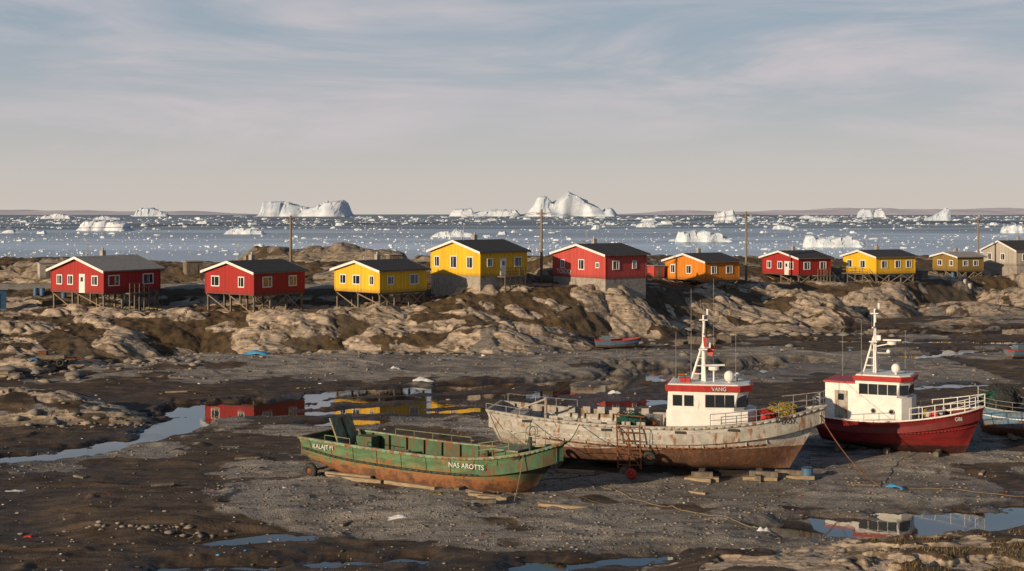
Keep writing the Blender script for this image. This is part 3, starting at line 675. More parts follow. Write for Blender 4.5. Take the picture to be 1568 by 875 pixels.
b.box((.5,1.3,1.7),(.9,.7,1.1),GDARK); b.box((2.4,1.4,1.6),(1.1,.8,.9),GIN)
b.done('ramp_plate',e)
b=MB()
b.box((7.5,0,1.22),(8.2,2.9,.16),GDECK)
for q in(4.2,6.2,8.2,10.2): b.box((q,0,1.31),(.08,2.9,.05),GDARK)
b.box((13.1,0,1.85),(1.5,1.6,1.3),GIN); b.box((13.1,0,2.53),(1.7,1.8,.08),GLIGHT)
b.cyl((12.0,-.8,1.3),(12.0,-.8,2.4),.1,GDARK,10); b.cyl((14.2,0,1.7),(14.2,0,3.2),.09,GDARK,10); b.cyl((13.9,0,2.95),(14.5,0,2.95),.05,GDARK)
b.cyl((11.4,.9,1.8),(11.4,-.3,1.8),.28,RUST,12)
b.box((5.2,.7,1.42),(1.1,.7,.25),PLANK,.3); b.box((9.1,-.5,1.4),(.8,.6,.22),RUST,.2)
b.done('deck_gear',e)
heap('rope_pile',e,(3.4,.2,1.3),.6,.5,.25,NET_B,41)
b=MB(); RY=pmat('rail_green',(.20,.28,.15),(.13,.16,.08),4,.6,.2,dirt=(.25,.10,.03),dirtamt=.6)
railing(b,[(12.1,-1.85,2.2),(12.9,-1.72,2.35),(13.7,-1.4,2.5)],.75,RY); railing(b,[(12.1,1.85,2.2),(12.9,1.72,2.35),(13.7,1.4,2.5),(14.6,.9,2.7)],.75,RY)
railing(b,[(4,1.95,2.1),(5.3,1.98,2.08),(6.6,1.98,2.07),(7.9,1.98,2.06),(9.2,1.98,2.05)],.4,RY,0)
railing(b,[(1.9,-1.95,2.17),(2.8,-1.97,2.15),(3.7,-1.97,2.12)],.35,RY,0)
b.done('railing',e)
b=MB()
b.torus((1.0,-2.12,.42),.33,.16,BLACK,(0,1,0),22,10); b.cyl((1.0,-2.2,.42),(1.0,-1.95,.42),.2,RUST,14); b.cyl((1.0,-2,.42),(1.0,2,.42),.06,RUST); b.torus((1.0,2.12,.42),.33,.16,BLACK,(0,1,0),22,10); b.done('wheels',e,True)
LET=pmat('lettering_paint',(.62,.62,.56),(.42,.42,.36),9,.6,.1,dirt=(.2,.12,.06),dirtamt=.5)
text('registration_lettering',e,'NAS AROTTS',(11.5,-2.10,1.62),.36,(math.pi/2,0,math.radians(4)),LET)
text('name_lettering',e,'KALAJT FI',(1.9,-2.13,1.76),.34,(math.pi/2,0,0),LET)
# ---- white fishing vessel
HW=hullmat('white_hull_paint',(.54,.515,.465),(.145,.075,.048),1.35,.022,(.33,.14,.045),.5,(.38,.36,.32),(.09,.05,.038))
WIN=pmat('white_bulwark',(.42,.39,.34),(.28,.26,.22),2,.7,.3,dirt=(.22,.10,.04),dirtamt=.6)
DK=pmat('rusty_deck',(.12,.08,.055),(.07,.055,.045),1.5,.85,.4)
WHB=pmat('wheelhouse_white',(.76,.73,.68),(.66,.63,.58),2,.45,.15,dirt=(.42,.30,.2),dirtamt=.32)
e=empty('fishing_trawler',(-.9,79,0),math.radians(-12.7))
at=hull(e,[(.5,-.2,1.95,.33,1.15,3.42),(3.2,3.1,2.45,.27,.65,3.12),(6.5,6.5,2.7,.24,.4,2.93),(9.8,9.8,2.72,.25,.3,2.88),(13,13.1,2.5,.32,.28,3.0),(15.6,16.4,1.75,.52,.28,3.4),(17.3,19.4,.06,.95,.4,4.05)],HW,DK,WIN,1.0,WIN)
for sg in(-1,1):
    strake(e,at,.97,sg,.06,WIN,name='gunwale_rail'); strake(e,at,.70,sg,.075,HW,name='rub_rail',i0=1,i1=46); strake(e,at,.52,sg,.05,RUST,name='lower_rub_rail',i0=8,i1=40)
    b=MB()
    for i in range(2,47,2):
        p=Vector(at.pt(i,1,sg)); b.box((p.x,p.y-sg*.2,p.z-.48),(.07,.14,.9),WIN)
    b.done('bulwark_frames',e)
b=MB()
for x0 in(2.2,6.9,11.2,14.3):
    for sg in(-1,1):
        p=at(x0,.9,sg); b.box((p.x,p.y+sg*.03,p.z-.02),(.6,.06,.14),BLACK,0)
for x0 in np.linspace(1.2,16.2,14):
    p=at(x0,.62,-1); b.box((p.x,p.y-.02,p.z),(.05,.06,.45),HW)
for x0,w_ in((18.2,.8),(18.6,.6)):
    p=at(x0,.80,-1); b.box((p.x,p.y-.02,p.z+.1),(w_,.16,.55),BLACK,math.radians(34)); p=at(x0,.80,1); b.box((p.x,p.y+.02,p.z+.1),(w_,.16,.55),BLACK,math.radians(-34))
b.done('scuppers',e)
b=MB()
A0=[(10.4,-1.75),(13.0,-1.75),(15.0,-1.45),(15.4,-.8),(15.4,.8),(15.0,1.45),(13.0,1.75),(10.4,1.75)]
block(b,A0,A0,1.9,3.75,WHB)
U0=[(10.45,-1.72),(12.6,-1.72),(14.2,-1.5),(14.75,-.85),(14.75,.85),(14.2,1.5),(12.6,1.72),(10.45,1.72)]
U1=[(10.5,-1.72),(12.6,-1.72),(14.45,-1.52),(15.05,-.85),(15.05,.85),(14.45,1.52),(12.6,1.72),(10.5,1.72)]
block(b,U0,U1,3.75,4.85,WHB); b.done('wheelhouse',e)
b=MB(); ex=lambda P,k:[((x-12.7)*k+12.7,y*k) for x,y in P]
block(b,ex(U1,1.06),ex(U1,1.08),4.85,5.2,REDP); block(b,ex(U1,1.02),ex(U1,.98),5.2,5.27,WHB); b.done('wheelhouse_roof',e)
b=MB()
windows_row(b,(10.6,-1.74,0),(12.1,-1.74,0),4.05,4.6,2,(0,-1,0),.2); windows_row(b,(12.55,-1.74,0),(14.3,-1.51,0),4.0,4.65,3,(.1,-1,0),.1)
windows_row(b,(14.33,-1.48,0),(14.93,-.88,0),4.0,4.65,1,(1,-1,0),.08); windows_row(b,(14.92,-.8,0),(14.92,.8,0),4.0,4.65,3,(1,0,0),.1)
windows_row(b,(10.6,1.74,0),(12.1,1.74,0),4.05,4.6,2,(0,1,0),.2); windows_row(b,(12.55,1.74,0),(14.3,1.51,0),4.0,4.65,3,(.1,1,0),.1)
b.box((10.43,.3,2.9),(.05,.75,1.8),WIN); b.done('wheelhouse_windows',e)
text('wheelhouse_lettering',e,'VANG',(13.4,-1.83,4.93),.3,(math.pi/2,0,math.radians(7)),LET)
b=MB()
def mast(b,x,y,z0,z1,mat):
    b.cyl((x,y,z0),(x,y,z1),.15,mat,10,.08); b.cyl((x-.75,y,z0),(x,y,z0+(z1-z0)*.62),.07,mat,8); b.cyl((x+.12,y-.35,z0),(x,y,z0+(z1-z0)*.45),.05,mat,8);b.cyl((x+.12,y+.35,z0),(x,y,z0+(z1-z0)*.45),.05,mat,8)
    for q in(.12,.24,.36,.48): b.box((x-.35*(1-q*1.6),y,z0+(z1-z0)*q),(.75*(1-q*1.6),.05,.05),mat)
    b.box((x,y,z0+(z1-z0)*.5),(.5,1.3,.06),mat); b.box((x,y,z0+(z1-z0)*.72),(.08,1.5,.07),mat); b.box((x,y,z0+(z1-z0)*.93),(.5,.5,.05),mat)
    b.box((x+.3,y-.3,z0+(z1-z0)*.56),(.25,.25,.3),mat); b.cyl((x+.15,y-.4,z0+(z1-z0)*.72),(x+.15,y-.4,z0+(z1-z0)*.72+.3),.09,BLACK,8)
    b.box((x+.1,y,z0+(z1-z0)*.93+.12),(.18,.18,.2),BLACK); b.cyl((x+.2,y+.2,z1),(x+.2,y+.2,z1+.35),.07,mat,8)
    b.cyl((x,y,z1),(x,y,z1+.5),.02,STEEL,5); b.cyl((x-.2,y,z0+(z1-z0)*.93),(x-.2,y,z1+.9),.015,STEEL,5)
mast(b,12.4,0,5.2,9.1,WHB); b.done('mast',e)
b=MB()
b.cyl((13.0,-.3,5.2),(13.0,-.3,5.95),.05,WHB); b.cyl((13.0,-.3,5.95),(13.0,-.3,6.15),.3,WHB,14); b.box((13.0,-.3,6.22),(1.3,.12,.1),WHB,.4)
b.cyl((13.9,-.5,5.2),(13.9,-.5,5.45),.08,WHB); b.ball((13.9,-.5,5.62),.3,WHB,(1,1,1.1),14,10)
b.cyl((14.3,.5,5.2),(14.3,.5,5.5),.04,STEEL); b.ball((14.3,.5,5.6),.15,WHB)
for (x,y,t) in((10.9,-1.2,8.2),(14.3,-1.0,8.6),(11.6,.8,10.6),(12.9,1.0,11.2)): b.cyl((x,y,5.2),(x,y,t),.026,STEEL,5,.012)
b.cyl((10.7,.9,5.2),(10.7,.9,5.9),.09,BLACK,8); b.box((11.4,-.9,5.4),(.6,.4,.28),REDP); b.box((12.0,.8,5.42),(.5,.4,.32),STEEL)
b.done('radar_and_antennas',e,False)
b=MB()
for a,c in(((12.4,0,9.0),(18.9,0,4.2)),((12.4,0,9.0),(2.5,0,3.6)),((12.4,0,8.8),(11.0,-1.7,5.2)),((12.4,0,8.8),(11.0,1.7,5.2))): b.cyl(a,c,.014,WIRE,4)
b.done('rigging',e)
b=MB(); b.add([(12.6,-.05,7.4),(13.05,-.12,7.3),(13.0,-.03,6.95),(12.9,-.1,6.7),(12.6,-.02,6.8)],[(0,1,2,3,4)],REDP); b.add([(12.4,-.6,7.9),(12.65,-.62,7.8),(12.6,-.6,7.3),(12.45,-.6,7.3)],[(0,1,2,3)],REDP); b.done('flag',e)
b=MB()
railing(b,[at(x,1,-1) for x in(13.0,13.9,14.8,15.7,16.6,17.4,18.2)],.7,STEEL,1); railing(b,[at(x,1,1) for x in(13.0,13.9,14.8,15.7,16.6,17.4,18.2,19.0)],.8,STEEL,1)
railing(b,[at(x,1,1) for x in(.4,1.8,3.2,4.6)],.5,STEEL,0); railing(b,[at(x,1,-1) for x in(.0,1.0,2.0)],.4,STEEL,0)
b.done('railing',e)
b=MB()
b.box((6.0,0,2.1),(3.0,2.4,.5),WIN);b.box((6.0,0,2.39),(3.1,2.5,.08),DK); b.box((9.4,.3,2.5),(1.0,1.8,1.1),WIN); b.cyl((9.4,-1.3,2.7),(9.4,-.4,2.7),.38,RUST,14)
b.cyl((3.0,0,1.9),(3.0,0,4.0),.09,WIN,10); b.cyl((3.0,0,3.9),(1.2,0,3.2),.06,WIN,8); b.box((1.4,0,2.8),(1.0,2.6,.6),WIN)
b.box((16.4,0,3.2),(.8,1.0,.7),STEEL); b.cyl((16.4,-.7,3.4),(16.4,.7,3.4),.25,RUST,12)
for q in range(7): b.box((3.9+q*.85,-2.25,3.12-(.05*q if q<4 else .2)),(.5,.12,.32),WIN)
for q in range(6): b.box((4.2+q*.9,2.3,3.0),(.45,.12,.4),WIN)
b.done('deck_gear',e)
heap('green_fishing_net',e,(8.4,-1.4,2.95),1.2,.8,.55,NET_G,3); heap('yellow_fishing_net',e,(17.0,-.1,3.5),1.1,.7,.6,NET_Y,5); heap('red_buoys',e,(16.0,-.9,3.3),.5,.4,.5,REDP,9)
b=MB()
FR=RUST
for x0 in(7.7,8.35,9.0):
    b.cyl((x0,-2.95,2.95),(x0+.15,-3.35,.6),.045,FR,6)
for z in(.8,1.25,1.7,2.15,2.6,2.9): k=(2.95-z)/2.35; b.cyl((7.7+.15*k,-2.95-.4*k,z),(9.0+.15*k,-2.95-.4*k,z),.03,FR,6)
b.cyl((7.7,-2.95,2.95),(9.15,-3.35,.6),.03,FR,6); b.cyl((7.5,-3.0,3.6),(9.3,-3.0,3.5),.04,FR,6); b.cyl((7.7,-2.9,3.6),(7.7,-2.95,2.9),.03,FR,6); b.cyl((9.1,-2.9,3.5),(9.0,-2.95,2.9),.03,FR,6)
b.done('hanging_ladder',e)
b=MB(); b.torus((9.55,-2.95,1.15),.3,.12,BLACK,(0,1,.1),20,8); b.torus((4.2,-2.75,1.2),.26,.1,BLACK,(0,1,.1),20,8); b.torus((2.6,-2.5,2.4),.28,.02,WIRE,(0,1,0),16,5); b.cyl((9.55,-2.9,1.4),(9.6,-2.72,2.9),.02,WIRE,5); b.done('tyre_fenders',e,True)
b=MB(); b.torus((8.6,-3.35,.32),.2,.13,REDP,(.2,1,0),20,10); b.ball((8.6,-3.35,.32),.16,REDP); b.done('buoy',e,True)
text('registration_lettering',e,'DOX',(17.05,-1.62,3.22),.48,(math.radians(78),0,math.radians(30)),BLACK)
# ---- red trawler
HR=hullmat('red_hull_paint',(.20,.012,.013),(.05,.013,.013),.75,.0,(.14,.03,.02),.3,(.14,.010,.011),(.03,.012,.012))
e=empty('fishing_trawler',(19.9,84.4,0),math.radians(-27))
at=hull(e,[(.3,0,1.75,.3,.55,2.25),(1.9,1.8,2.0,.27,.35,2.15),(3.7,3.7,2.1,.27,.22,2.15),(5.5,5.6,2.0,.33,.15,2.3),(7.1,7.5,1.65,.45,.12,2.6),(8.3,9.1,1.0,.62,.12,2.95),(8.9,10.1,.05,.95,.2,3.25)],HR,DK,WHITE,.75,DRED)
for sg in(-1,1): strake(e,at,.97,sg,.04,HR,name='gunwale_rail'); strake(e,at,.62,sg,.05,HR,name='rub_rail')
b=MB()
P0=[(.7,-1.5),(3.2,-1.5),(3.2,1.5),(.7,1.5)]; block(b,P0,P0,1.4,4.35,WHB)
P1=[(3.2,-1.55),(5.4,-1.45),(5.9,-.8),(5.9,.8),(5.4,1.45),(3.2,1.55)]
block(b,P1,P1,1.4,3.6,WHB)
P2=[(2.6,-1.6),(5.1,-1.5),(5.6,-.8),(5.6,.8),(5.1,1.5),(2.6,1.6)];P3=[(2.6,-1.6),(5.3,-1.5),(5.85,-.8),(5.85,.8),(5.3,1.5),(2.6,1.6)]
block(b,P2,P3,3.6,4.6,WHB); b.done('wheelhouse',e)
b=MB(); ex=lambda P,k:[((x-4.1)*k+4.1,y*k) for x,y in P]
block(b,ex(P3,1.07),ex(P3,1.09),4.6,4.9,REDP); block(b,ex(P3,1.0),ex(P3,.96),4.9,4.98,WHB); b.box((1.7,0,4.42),(2.2,3.1,.12),REDP); b.done('wheelhouse_roof',e)
b=MB(); windows_row(b,(2.75,-1.61,0),(5.2,-1.51,0),3.8,4.38,4,(.05,-1,0),.12); windows_row(b,(5.25,-1.47,0),(5.72,-.85,0),3.8,4.38,1,(1,-.8,0),.08); windows_row(b,(5.74,-.75,0),(5.74,.75,0),3.8,4.38,3,(1,0,0),.1)
windows_row(b,(2.75,1.61,0),(5.2,1.51,0),3.8,4.38,4,(.05,1,0),.12)
for q in(3.7,4.8):
    b.cyl((q,-1.5,2.75),(q,-1.57,2.75),.17,STEEL,16); b.cyl((q,-1.57,2.75),(q,-1.585,2.75),.12,GLASS,16)
b.box((1.7,-1.52,3.0),(.8,.05,1.8),WIN); b.box((1.7,-1.55,3.5),(.35,.03,.4),GLASS); b.done('wheelhouse_windows',e)
b=MB(); mast(b,3.5,0,4.9,9.0,WHB); b.done('mast',e)
b=MB()
b.cyl((3.5,0,6.6),(4.7,-.3,6.9),.04,WHB);b.cyl((4.6,-.3,6.8),(4.6,-.3,7.0),.28,WHB,14); b.box((4.6,-.3,7.08),(1.1,.12,.1),WHB,.3)
b.cyl((4.9,-.6,4.95),(4.9,-.6,5.2),.08,WHB); b.ball((4.9,-.6,5.35),.28,WHB,(1,1,1.1),14,10); b.cyl((3.5,0,6.2),(4.3,.2,6.2),.03,WHB); b.ball((4.3,.2,6.3),.14,WHB)
for (x,y,t) in((2.9,-1.2,8.4),(5.2,.9,7.6),(3.1,1.0,9.6),(1.2,1.1,7.4)): b.cyl((x,y,4.5),(x,y,t),.026,STEEL,5,.012)
b.done('radar_and_antennas',e)
b=MB()
for a,c in(((3.5,0,8.9),(9.9,0,3.3)),((3.5,0,8.9),(.2,0,2.4)),((3.5,0,8.0),(3.0,-1.6,4.9)),((3.5,0,8.0),(3.0,1.6,4.9))): b.cyl(a,c,.014,WIRE,4)
b.done('rigging',e)
b=MB(); railing(b,[at(x,1,-1) for x in(5.9,6.7,7.5,8.3,9.0,9.6,10.1)],.75,WHITE,1,.028); railing(b,[at(x,1,1) for x in(5.9,6.7,7.5,8.3,9.0,9.6,10.1)],.75,WHITE,1,.028)
railing(b,[at(x,1,-1) for x in(0.0,.5,1.0)],1.2,WHITE,2,.025); railing(b,[(.1,-1.7,2.2),(.1,-.6,2.2),(.1,.6,2.2),(.1,1.7,2.2)],1.3,WHITE,2,.025); b.done('railing',e)
b=MB(); b.box((7.2,0,2.3),(1.0,1.1,.9),STEEL); b.cyl((7.2,-.8,2.6),(7.2,.8,2.6),.28,REDP,14); b.box((.5,0,2.2),(.4,2.0,1.2),STEEL); b.cyl((6.3,-.6,1.8),(6.3,-.6,3.1),.06,STEEL); b.ball((6.6,.6,2.5),.3,NET_Y); b.done('deck_gear',e)
text('registration_lettering',e,'GRI',(8.75,-1.22,2.42),.32,(math.radians(76),0,math.radians(40)),LET)
# ---- blue boat
HBL=hullmat('blue_hull_paint',(.14,.26,.36),(.18,.07,.035),.75,.0,(.24,.10,.04),.8,(.10,.18,.25))
e=empty('wooden_fishing_boat',(30.8,88.0,0),math.radians(-6))
at=hull(e,[(.9,0,.25,.6,.35,2.3),(1.6,1.2,1.0,.45,.2,2.05),(3,3,1.6,.33,.15,1.9),(5,5,1.7,.3,.15,1.9),(7.5,7.5,1.6,.3,.2,2.0),(9,9.2,1.3,.35,.3,2.1)],HBL,DK,WIN,.5,BLUE)
strake(e,at,.72,-1,.06,WHITE); strake(e,at,.72,1,.06,WHITE)
b=MB(); b.box((7.6,0,2.6),(2.2,1.9,1.9),BLUE); b.box((7.6,0,3.6),(2.5,2.2,.1),WHITE); windows_row(b,(6.6,-.96,0),(8.6,-.96,0),2.8,3.3,3,(0,-1,0)); b.done('wheelhouse',e)
b=MB(); railing(b,[at(x,1,-1) for x in(.5,1.5,2.5,3.5,4.5)],.6,STEEL); b.cyl((.6,0,1.8),(.6,0,3.4),.05,STEEL); b.cyl((.6,0,3.2),(4,0,2.6),.03,STEEL);b.done('railing',e)
heap('fishing_net',e,(2.4,-.2,2.2),1.5,1.1,1.2,NET_B,11); heap('fishing_gear',e,(1.2,-.1,2.2),.8,.6,.9,NET_G,14); heap('yellow_net',e,(4.0,-.4,2.2),.6,.6,.5,NET_Y,12)
# ---- small dinghy far
HD=hullmat('dinghy_paint',(.10,.16,.20),(.12,.05,.03),.25,0,(.2,.08,.03),.5)
def dinghy(x,y,rz):
    e=empty('small_boat',(x,y,TZ(x+2,y)+.05),rz)
    at=hull(e,[(.1,0,.9,.3,.1,.9),(1.5,1.5,1.0,.28,0,.85),(3,3,.95,.35,0,.9),(4.2,4.5,.5,.6,.05,1.05),(4.6,5.2,.05,.9,.2,1.2)],HD,DK,REDP,.4,BLUE)
    b=MB(); b.box((1.2,0,.95),(.9,.9,.9),HD); b.box((3.1,0,.7),(.25,1.6,.06),PLANK); b.done('console',e)
dinghy(9.2,144,.07); dinghy(51,134,.3)
# ------------------------------------------------------------------ timbers, debris
def plank(x,y,L,w,h,rz,mt=PLANK,z=None,name='timber_plank',tilt=0.0):
    z=TZ(x,y)+h/2-.02 if z is None else z
    b=MB(); b.box((0,0,0),(L,w,h),mt); o=b.done(name,None,False,(x,y,z)); o.rotation_euler=(0,tilt,rz)
    md=o.modifiers.new('bv','BEVEL'); md.width=.012; return o
r=math.radians
def barge_pt(lx,ly): a=r(BR); return (BX+lx*math.cos(a)-ly*math.sin(a),BY+lx*math.sin(a)+ly*math.cos(a))
for lx,ly,L,rz in((4.5,-2.6,3.6,-27),(8.2,-2.5,3.4,-33),(3.8,-2.2,3.0,-26)):
    x,y=barge_pt(lx,ly); plank(x,y,L,.26,.2,r(rz))
for lx in(3.0,7.0,11.0):
    x,y=barge_pt(lx,0); plank(x,y,4.6,.3,.22,r(60),WOOD,name='timber_sleeper')
plank(-1.35,67.2,1.9,.3,.22,r(-25)); plank(-1.0,66.8,1.6,.3,.2,r(-18),PLANK); plank(-1.6,65.6,1.6,.34,.2,r(6),WOOD); plank(2.6,66.0,2.6,.3,.16,r(-20)); plank(-1.9,67.9,1.2,.25,.2,r(-40),WOOD)
for (x,y,L,rz) in((-19,71,1.2,20),(-24.5,74,1.0,-40),(-8,63,.8,60),(24,78,1.4,15),(10,70.5,1.0,-30),(-16,79,1.5,8),(6,90,1.4,-10),(27,75,1.0,60),(-28,109,1.8,10),(0,124,2.0,-5),(-18,122,1.6,30),(38,124,2.0,12),(31,101,1.5,-20),(40,108,1.6,35)): plank(x,y,L,.22,.12,r(rz),random.choice([PLANK,WOOD]))
def tr_pt(lx,ly): a=r(-12.7); return (-.9+lx*math.cos(a)-ly*math.sin(a),79+lx*math.sin(a)+ly*math.cos(a))
for lx in(4,8,12.4,15.6):
    x,y=tr_pt(lx,-.2); plank(x,y,4.8,.35,.3,r(77),WOOD,name='timber_sleeper')
for lx,ly,L,rz,h in((12.6,-2.6,1.7,-12,.25),(12.5,-2.5,1.2,-5,.5),(12.3,-2.9,1.5,-20,.2),(15.7,-2.2,1.9,-8,.2),(15.9,-1.9,1.6,-14,.42),(17.6,-1.2,2.2,-6,.2),(17.3,-.9,1.6,-14,.4),(5.2,-2.7,2.4,-16,.2)):
    x,y=tr_pt(lx,ly); plank(x,y,L,.3,h,r(rz),PLANK if h<.3 else WOOD)
for lx in(1.5,4.5,7.5):
    a=r(-27); x=19.9+lx*math.cos(a);y=84.4+lx*math.sin(a); plank(x,y,3.6,.3,.28,r(63),WOOD,name='timber_sleeper')
for i,(x,y) in enumerate(((30,86),(33,86.2),(36,86.5))): plank(x,y,1.6,.3,.2,r(80),WOOD)
x,y=tr_pt(18.3,-.9); b=MB(); b.cyl((0,0,0),(0,0,.7),.33,BLUE,16); b.torus((0,0,.69),.33,.025,BLACK,(0,0,1)); b.done('mooring_tub',None,False,(x,y,TZ(x,y)))
ROPE=pmat('rope',(.24,.17,.085),(.15,.11,.06),20,.9,.2); ROPED=pmat('tarred_rope',(.06,.05,.04),(.1,.08,.06),20,.9,.2)
def groundrope(pts,mt,r_=.03,name='mooring_rope',wig=.25,lift=.02):
    P=[]
    for (a,c) in zip(pts[:-1],pts[1:]):
        n=max(4,int(math.hypot(c[0]-a[0],c[1]-a[1])/.35))
        for i in range(n):
            t=i/n; x=a[0]+(c[0]-a[0])*t;y=a[1]+(c[1]-a[1])*t
            x+=wig*math.sin(y*1.3+x*.7)+.1*math.sin(y*4);y+=wig*math.sin(x*1.1)+.1*math.sin(x*3.7); P.append((x,y,TZ(x,y)+lift))
    b=MB(); b.tube(P,r_,mt,5); b.done(name)
groundrope([(4.5,74),(5.2,70.5),(8,66.5),(12.5,60.5)],ROPE,.026); groundrope([(12.5,60.5),(9,63.5),(2,70)],ROPED,.02)
groundrope([(18.5,72.5),(24,71),(31,68)],ROPE,.02); groundrope([(5,75),(1.5,73),(-.5,70.5)],ROPED); groundrope([(-3,68.3),(-1.2,66.4),(0.2,68.5)],ROPED,.02)
def hang(p0,p1,sag,mt,r_=.025,name='mooring_rope',n=18):
    P=[]
    for i in range(n+1):
        t=i/n; P.append((p0[0]+(p1[0]-p0[0])*t,p0[1]+(p1[1]-p0[1])*t,p0[2]+(p1[2]-p0[2])*t-sag*4*t*(1-t)))
    b=MB(); b.tube(P,r_,mt,5); b.done(name)
x,y=tr_pt(19.0,-.2); hang((x,y,3.5),(20.2,71.5,TZ(20.2,71.5)),.5,RUST,.035,'anchor_chain')
x,y=barge_pt(14.6,-1.4); hang((x,y,2.5),(0.1,66.6,TZ(.1,66.6)),.15,ROPE); hang((x,y,2.5),tr_pt(2.6,-2.5)+(2.9,),.5,ROPED)
x,y=barge_pt(15.9,0); hang((x,y,3.0),tr_pt(5.5,-2.7)+(2.9,),.4,ROPED); hang(tr_pt(.0,-2.0)+(3.3,),(1.0,73.5,TZ(1,73.5)),.5,ROPED)
TARP=pmat('blue_tarp',(.10,.38,.62),(.06,.25,.45),2,.5,.4); LW=pmat('white_plastic',(.65,.64,.62),(.5,.5,.5),3,.5,.2)
def rag(name,x,y,w,d,h,mt,seed):
    us=np.linspace(-1,1,14);U,V=np.meshgrid(us,us)
    n=.75+.5*fbm(np.arctan2(V,U)*2,U*0,2,seed)
    XX=x+U*w/2*n;YY=y+V*d/2*n
    Zz=h*(fbm(U*2+seed,V*2,3,seed))*np.clip(1.3-(U*U+V*V),0,1)+.01
    grid(name,XX,YY,np.maximum(terrain(XX,YY)[0],-.14)+Zz,mt)
rag('blue_tarp',-26.0,133.5,2.6,1.8,.8,TARP,1); rag('plastic_sheet',-7.9,116.5,1.6,.8,.5,LW,2); rag('plastic_sheet',-5.5,63.2,.9,.35,.1,LW,3); rag('fish_tub_lid',8.6,110,1.0,.7,.4,LW,4)
rag('plastic_sheet',-25,61,.35,.3,.3,LW,5); rag('plastic_sheet',-27,71,1.0,.4,.12,LW,6); rag('plastic_sheet',-22.5,60.8,.5,.3,.15,REDP,7); rag('tarpaulin',20.8,71,1.0,.5,.25,TARP,8); rag('plastic_sheet',-4.0,67.6,.6,.25,.1,NET_Y,9); rag('plastic_sheet',-11,124,1,.6,.3,LW,15); rag('plastic_sheet',11.8,61.2,.6,.3,.25,LW,16); rag('plastic_sheet',-26.6,62.5,.35,.25,.35,LW,17)
def chunks(name,n,fx,smin,smax,mats,flat=.6,seed=1,emb=.3,pw=3):
    rg=np.random.RandomState(seed); P=fx(rg,n); x,y=P[:,0],P[:,1]; T_=terrain(x,y); z=T_[0]
    if name=='gravel_stones':
        k=(rg.rand(n)<.15+.85*T_[3])&(z>-.17); x,y,z=x[k],y[k],z[k]; n=len(x)
    base=np.array([(1,0,0),(-1,0,0),(0,1,0),(0,-1,0),(0,0,1),(0,0,-1),(.7,.7,.5),(-.7,.7,.5),(.7,-.7,.5),(-.7,-.7,.5)],float)
    F0=[(4,6,7),(4,8,6),(4,9,8),(4,7,9),(0,6,8),(2,7,6),(1,9,7),(3,8,9),(0,2,6),(2,1,7),(1,3,9),(3,0,8),(5,2,0),(5,1,2),(5,3,1),(5,0,3)]
    s=smin+(smax-smin)*rg.rand(n)**pw
    V=base[None]*(.7+.6*rg.rand(n,10,1))*s[:,None,None]; V[:,:,2]*=flat; V[:,:,0]*=(.8+.8*rg.rand(n,1))
    a=rg.rand(n)*6.28; cx,sx=np.cos(a)[:,None],np.sin(a)[:,None]
    vx=V[:,:,0]*cx-V[:,:,1]*sx;vy=V[:,:,0]*sx+V[:,:,1]*cx
    V=np.stack([vx+x[:,None],vy+y[:,None],V[:,:,2]+(z+s*flat*emb)[:,None]],-1)
    F=(np.array(F0)[None]+(np.arange(n)*10)[:,None,None]).reshape(-1,3)
    me=bpy.data.meshes.new(name); me.vertices.add(n*10); me.vertices.foreach_set('co',V.astype(np.float32).ravel())
    me.loops.add(F.size); me.loops.foreach_set('vertex_index',F.ravel().astype(np.int32)); me.polygons.add(len(F)); me.polygons.foreach_set('loop_start',(np.arange(len(F))*3).astype(np.int32)); me.update(calc_edges=True)
    for m in mats: me.materials.append(m)
    mi=np.repeat(rg.randint(0,len(mats),n),16).astype(np.int32); me.polygons.foreach_set('material_index',mi)
    o=bpy.data.objects.new(name,me); COL.objects.link(o)
ST=[pmat('stone_grey',(.22,.195,.17),(.14,.125,.11),.8,.85,.3),pmat('stone_tan',(.29,.24,.19),(.18,.15,.12),.7,.85,.3),pmat('stone_dark',(.08,.07,.055),(.11,.095,.078),.9,.85,.3)]
def fnear(rg,n): d=52+50*rg.rand(n)**1.4; return np.stack([(rg.rand(n)*2-1)*.44*d,d],-1)
def ffar(rg,n): d=100+48*rg.rand(n); return np.stack([(rg.rand(n)*2-1)*.44*d,d],-1)
def fclus(c,sx,sy): return lambda rg,n: np.stack([c[0]+rg.randn(n)*sx,c[1]+rg.randn(n)*sy],-1)
chunks('gravel_stones',26000,fnear,.02,.10,ST,.6,1,.2,4); chunks('gravel_stones',5000,ffar,.03,.20,ST,.6,2,.2,5)
for i,(c,sx,sy,n,a,bb) in enumerate([((-17,61.3),2.6,.25,80,.04,.22),((-12.5,60.8),1.2,.25,25,.05,.24),((-29.5,93.0),3,1.0,60,.1,.5),((-46,120),5,2,70,.1,.9),((-37,127),4,1.5,40,.2,.8),((-10,136),14,1.0,90,.1,.5),((12,150),7,2,70,.1,.8),((34,160),8,2,60,.1,.8),((18,60.0),5,.5,50,.05,.25),((-24,132),8,3,40,.1,.4),((40,112),6,5,30,.1,.4)]):
    chunks('boulders',n,fclus(c,sx,sy),a,bb,ST[:2],.5,20+i,.1,3)
chunks('litter',170,fnear,.03,.11,[LW,REDP,TARP,LW,PLANK,RUST],.4,60,.5,2); chunks('litter',60,ffar,.06,.25,[LW,REDP,TARP,LW,PLANK,RUST],.4,61,.5,2)
